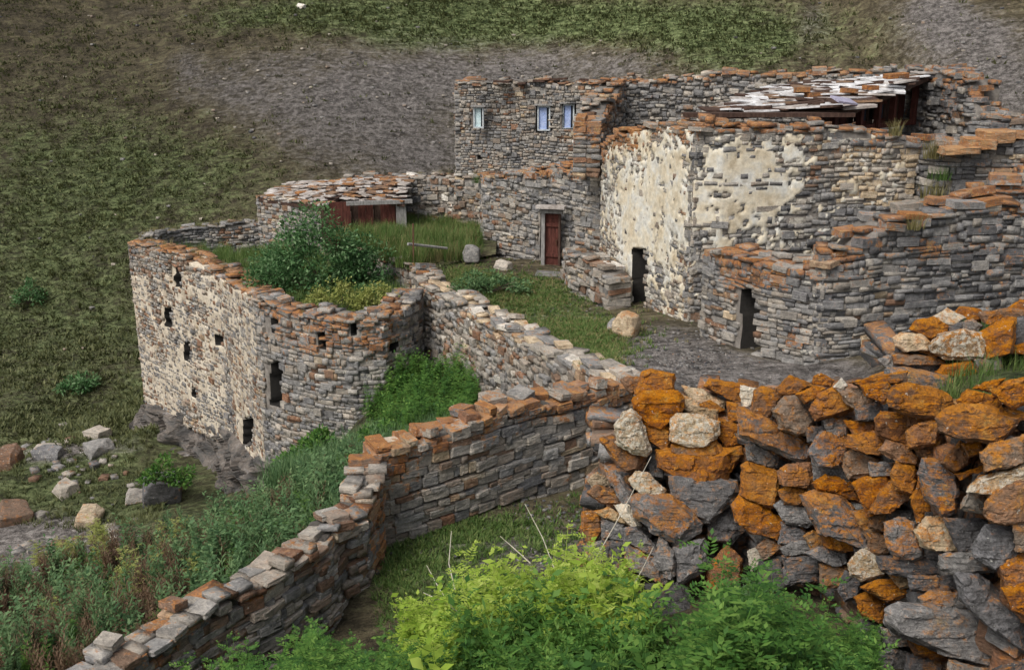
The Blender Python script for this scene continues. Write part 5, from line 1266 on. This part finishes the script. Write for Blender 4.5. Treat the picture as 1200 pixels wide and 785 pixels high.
# tufts growing on wall heads
def tuft(label, p, s, mat, n=3):
    rs = np.random.RandomState(int(p.x * 31) % 999); V, Q = [], []; k = 0
    for i in range(n):
        v, f = TUFT[rs.randint(6)]; vv = v * s; vv = vv + [rs.randn() * .12 * s, rs.randn() * .1 * s, 0]; V.append(vv); Q.append(f + k); k += len(v)
    o = obj('grass_tuft', mesh_np('grass_tuft', np.concatenate(V), np.concatenate(Q)), mat); o.location = p; o['label'] = label; o['category'] = 'grass tuft'; return o
tuft('dry grass tuft on the wall head below the wooden gallery', at(1052, 158, 20.3), .9, L_DRY, 5)
tuft('dry hanging grass tuft in the gap right of the cream house', at(1092, 185, 20.3), 1.1, L_DRY, 6)
tuft('greenish tuft lower in the gap right of the cream house', at(1100, 210, 20.2), .8, L_GRASS, 5)
tuft('brown grass clump at the foot of the gap right of the cream house', at(1092, 232, 20.1), 1.0, L_DRY, 6)
tuft('small green tuft sprouting from the tower house wall foot', at(560, 214, 33.0), .8, L_GRASS, 5)
tuft('yellowish tuft on the step of the grey coursed wall', at(1068, 268, 17.0), .7, L_DRY, 5)
out = []
for w_, u0, u1, n in ((w_rleft, .0, .75, 70), (w_rback, .05, 1, 120), (w_rfront, 0, .3, 10), (w_rubble, .1, 1, 90)):
    for i in range(n):
        p, T, N = w_.ev(np.array([w_.L * rg.uniform(u0, u1)])); p, N = p[0], N[0]; k = rg.uniform(.15, .95) * w_.t
        out.append((p[0] - N[0] * k, p[1] - N[1] * k, p[2], rg.uniform(.25, .5)))
scatter('wall_head_grass', TUFT, out, L_DRY)

# ------------------------------------------------------------------ stones lying about
def boulder(label, px, py, D, s, tone, hf=gh_full, group=None, seed=0, sink=.3):
    bm = rough_block(700 + seed, 4, .55); 
    for v in bm.verts: v.co = Vector((v.co.x * s[0], v.co.y * s[1], v.co.z * s[2]))
    refine(bm, 3, max(s) * .03, 2.4 / max(s), max(s) * .05, seed)
    me = bm_mesh('boulder', bm); me.materials.append(M_STONE); me.polygons.foreach_set('use_smooth', np.ones(len(me.polygons), bool)); me.set_sharp_from_angle(angle=R(30))
    o = bpy.data.objects.new('boulder', me); C.objects.link(o); v = on(hf, px, py, D); o.location = v + Vector((0, 0, s[2] * (.5 - sink))); o.rotation_euler = (R(rnd(-10, 10)), R(rnd(-10, 10)), R(rnd(0, 180)))
    o.color = (*tone, 1); o['label'] = label; o['category'] = 'boulder'
    if group: o['group'] = group
    return o
boulder('angular two tone block standing in the alley at the cream wall foot', 734, 390, 20.4, (.5, .4, .55), (.8, .35, .2), alley_h, seed=1, sink=.1)
boulder('small grey block beside the angular block in the alley', 722, 384, 20.9, (.35, .3, .35), (.25, .1, .1), alley_h, seed=2)
boulder('squared grey stone block at the terrace edge left of the door', 552, 290, 28.2, (.7, .5, .5), (.28, 0, .2), terr_h, seed=3, sink=.1)
boulder('pale stone at the foot of the door house, left of the steps', 590, 312, 27.4, (.45, .35, .4), (.42, 0, .1), alley_h, seed=4)
boulder('pale round boulder alone in the grass by the stream', 80, 592, 28.5, (.7, .55, .5), (.42, .1, .15), seed=5)
boulder('tan flat boulder at the near bank of the stream', 108, 630, 26.5, (.9, .6, .4), (.82, .15, .1), seed=6)
boulder('large pinkish boulder at the left edge of the valley', 10, 560, 30.5, (1.3, .9, .8), (.6, .1, .3), seed=7)
boulder('pale boulder beside the track in the valley', 118, 527, 32, (.8, .6, .5), (.42, 0, .2), seed=8)
boulder('grey boulder beside a pale one halfway down the valley', 120, 548, 30.5, (.8, .6, .5), (.28, 0, .1), seed=9)
boulder('bluish grey boulder in the middle of the valley grass', 62, 556, 30.5, (.9, .6, .5), (.16, 0, .3), seed=10)
boulder('pale slab behind the bluish boulder in the valley', 60, 545, 31.5, (.8, .4, .3), (.42, 0, .15), seed=11)
boulder('brown boulder at the stream edge, far left', 20, 626, 27.0, (1.2, .8, .6), (.56, .1, .1), seed=12)
boulder('dark rock at the foot of the crag', 190, 580, 27.0, (1.0, .8, 1.0), (.1, 0, 0), seed=13)
boulder('pale rock at the left foot of the crag', 165, 590, 27.3, (.7, .6, .4), (.36, 0, .2), seed=14)
boulder('small pale stone high on the left hillside', 363, 168, 58, (.5, .4, .3), (.97, 0, .4), seed=15)
Vs, Fs, Ts = [], [], []; n = 0
def litter(npt, x0, x1, y0, y1, hf, test, sz, hues):
    global n
    P_, px, py, D_ = sample(npt, x0, x1, y0, y1, hf, test)
    for p in P_:
        v, f = VNP[rg.randint(28)]; s_ = rg.uniform(*sz) * np.array([1, .8, .55]); a = rg.rand() * 6; vv = v * s_
        vv = np.stack([vv[:, 0] * math.cos(a) - vv[:, 1] * math.sin(a), vv[:, 0] * math.sin(a) + vv[:, 1] * math.cos(a), vv[:, 2]], -1) + p
        Vs.append(vv); Fs.append(f + n); n += len(v); Ts.append(np.tile([rg.choice(hues), .1, .15], (len(v), 1)))
litter(9000, -24, -6, 20, 40, gh_full, lambda X, Y, Z, px, py: rg.rand(len(px)) < blobs(px, py, [(40, 645, 70, 14, .3), (80, 540, 60, 26, .2), (130, 600, 30, 30, .1), (20, 590, 40, 20, .05)]), (.06, .36), [.28, .42, .14, .3, .6, .36])
obj('river_stones', mesh_np('river_stones', np.concatenate(Vs), np.concatenate(Fs), np.concatenate(Ts)), M_STONE, None, 'stuff')
Vs, Fs, Ts = [], [], []; n = 0
litter(14000, -1, 8, 14, 29, alley_h, lambda X, Y, Z, px, py: inpoly(alley_P, X, Y) & (rg.rand(len(px)) < .06 + blobs(px, py, [(800, 425, 60, 20, .8), (650, 370, 40, 10, .3)])), (.02, .06), [.05, .14, .28, .3])
litter(5000, -3, 3, 9, 15, site_h, lambda X, Y, Z, px, py: (px > 450) & (px < 800) & (py > 560) & (rg.rand(len(px)) < .12 + blobs(px, py, [(650, 610, 50, 20, .5)])), (.02, .06), [.05, .14, .28, .3])
obj('loose_gravel', mesh_np('loose_gravel', np.concatenate(Vs), np.concatenate(Fs), np.concatenate(Ts)), M_STONE, None, 'stuff')

# ------------------------------------------------------------------ fence post and rail, dry stalks
t = thing('broken_fence', 'thin dark iron post with one pale wooden rail at the terrace edge', 'fence', at(485, 318, 26.6))
bm = bmesh.new(); tube(bm, [at(485, 320, 26.6), at(484, 262, 26.6)], .025, .02, 6); o_ = obj('post', bm_mesh('post', bm), M_RUST); o_.parent = t; o_.location = -t.location
bm = bmesh.new(); tube(bm, [at(478, 286, 26.6), at(524, 291, 27.4)], .045, .035, 6); o_ = obj('rail', bm_mesh('rail', bm), M_GREYWOOD); o_.parent = t; o_.location = -t.location
def stalk(label, pts, r=.006):
    bm = bmesh.new(); P3 = [at(*p) for p in pts]; tube(bm, P3, r, r * .5, 5)
    o = obj('dry_stalk', bm_mesh('dry_stalk', bm), M_STICK); o['label'] = label; o['category'] = 'stalk'; return o
stalk('longest pale dry stalk leaning against the stone pier', [(696,658,9.3),(730,598,9.3),(763,535,9.25)])
stalk('pale dry stalk rising over the courtyard floor from the lime weeds', [(652,672,9.2),(636,630,9.3),(615,590,9.4)])
stalk('short broken pale stalk lying across the lime weeds', [(622,660,9.0),(600,640,9.1),(586,628,9.2)])
stalk('pale stalk leaning left at the left edge of the lime weeds', [(535,718,8.8),(515,690,8.9),(500,662,9.0)])
stalk('thin curved grey stalk left of the lime weeds', [(533,690,9.0),(526,660,9.1),(529,622,9.2)])
stalk('low pale twig lying among the left weeds', [(545,722,8.7),(520,705,8.7),(496,694,8.8)], .006)
stalk('slender pale stalk standing in front of the pier foot', [(740,690,8.9),(752,668,8.9),(766,640,8.9)], .006)
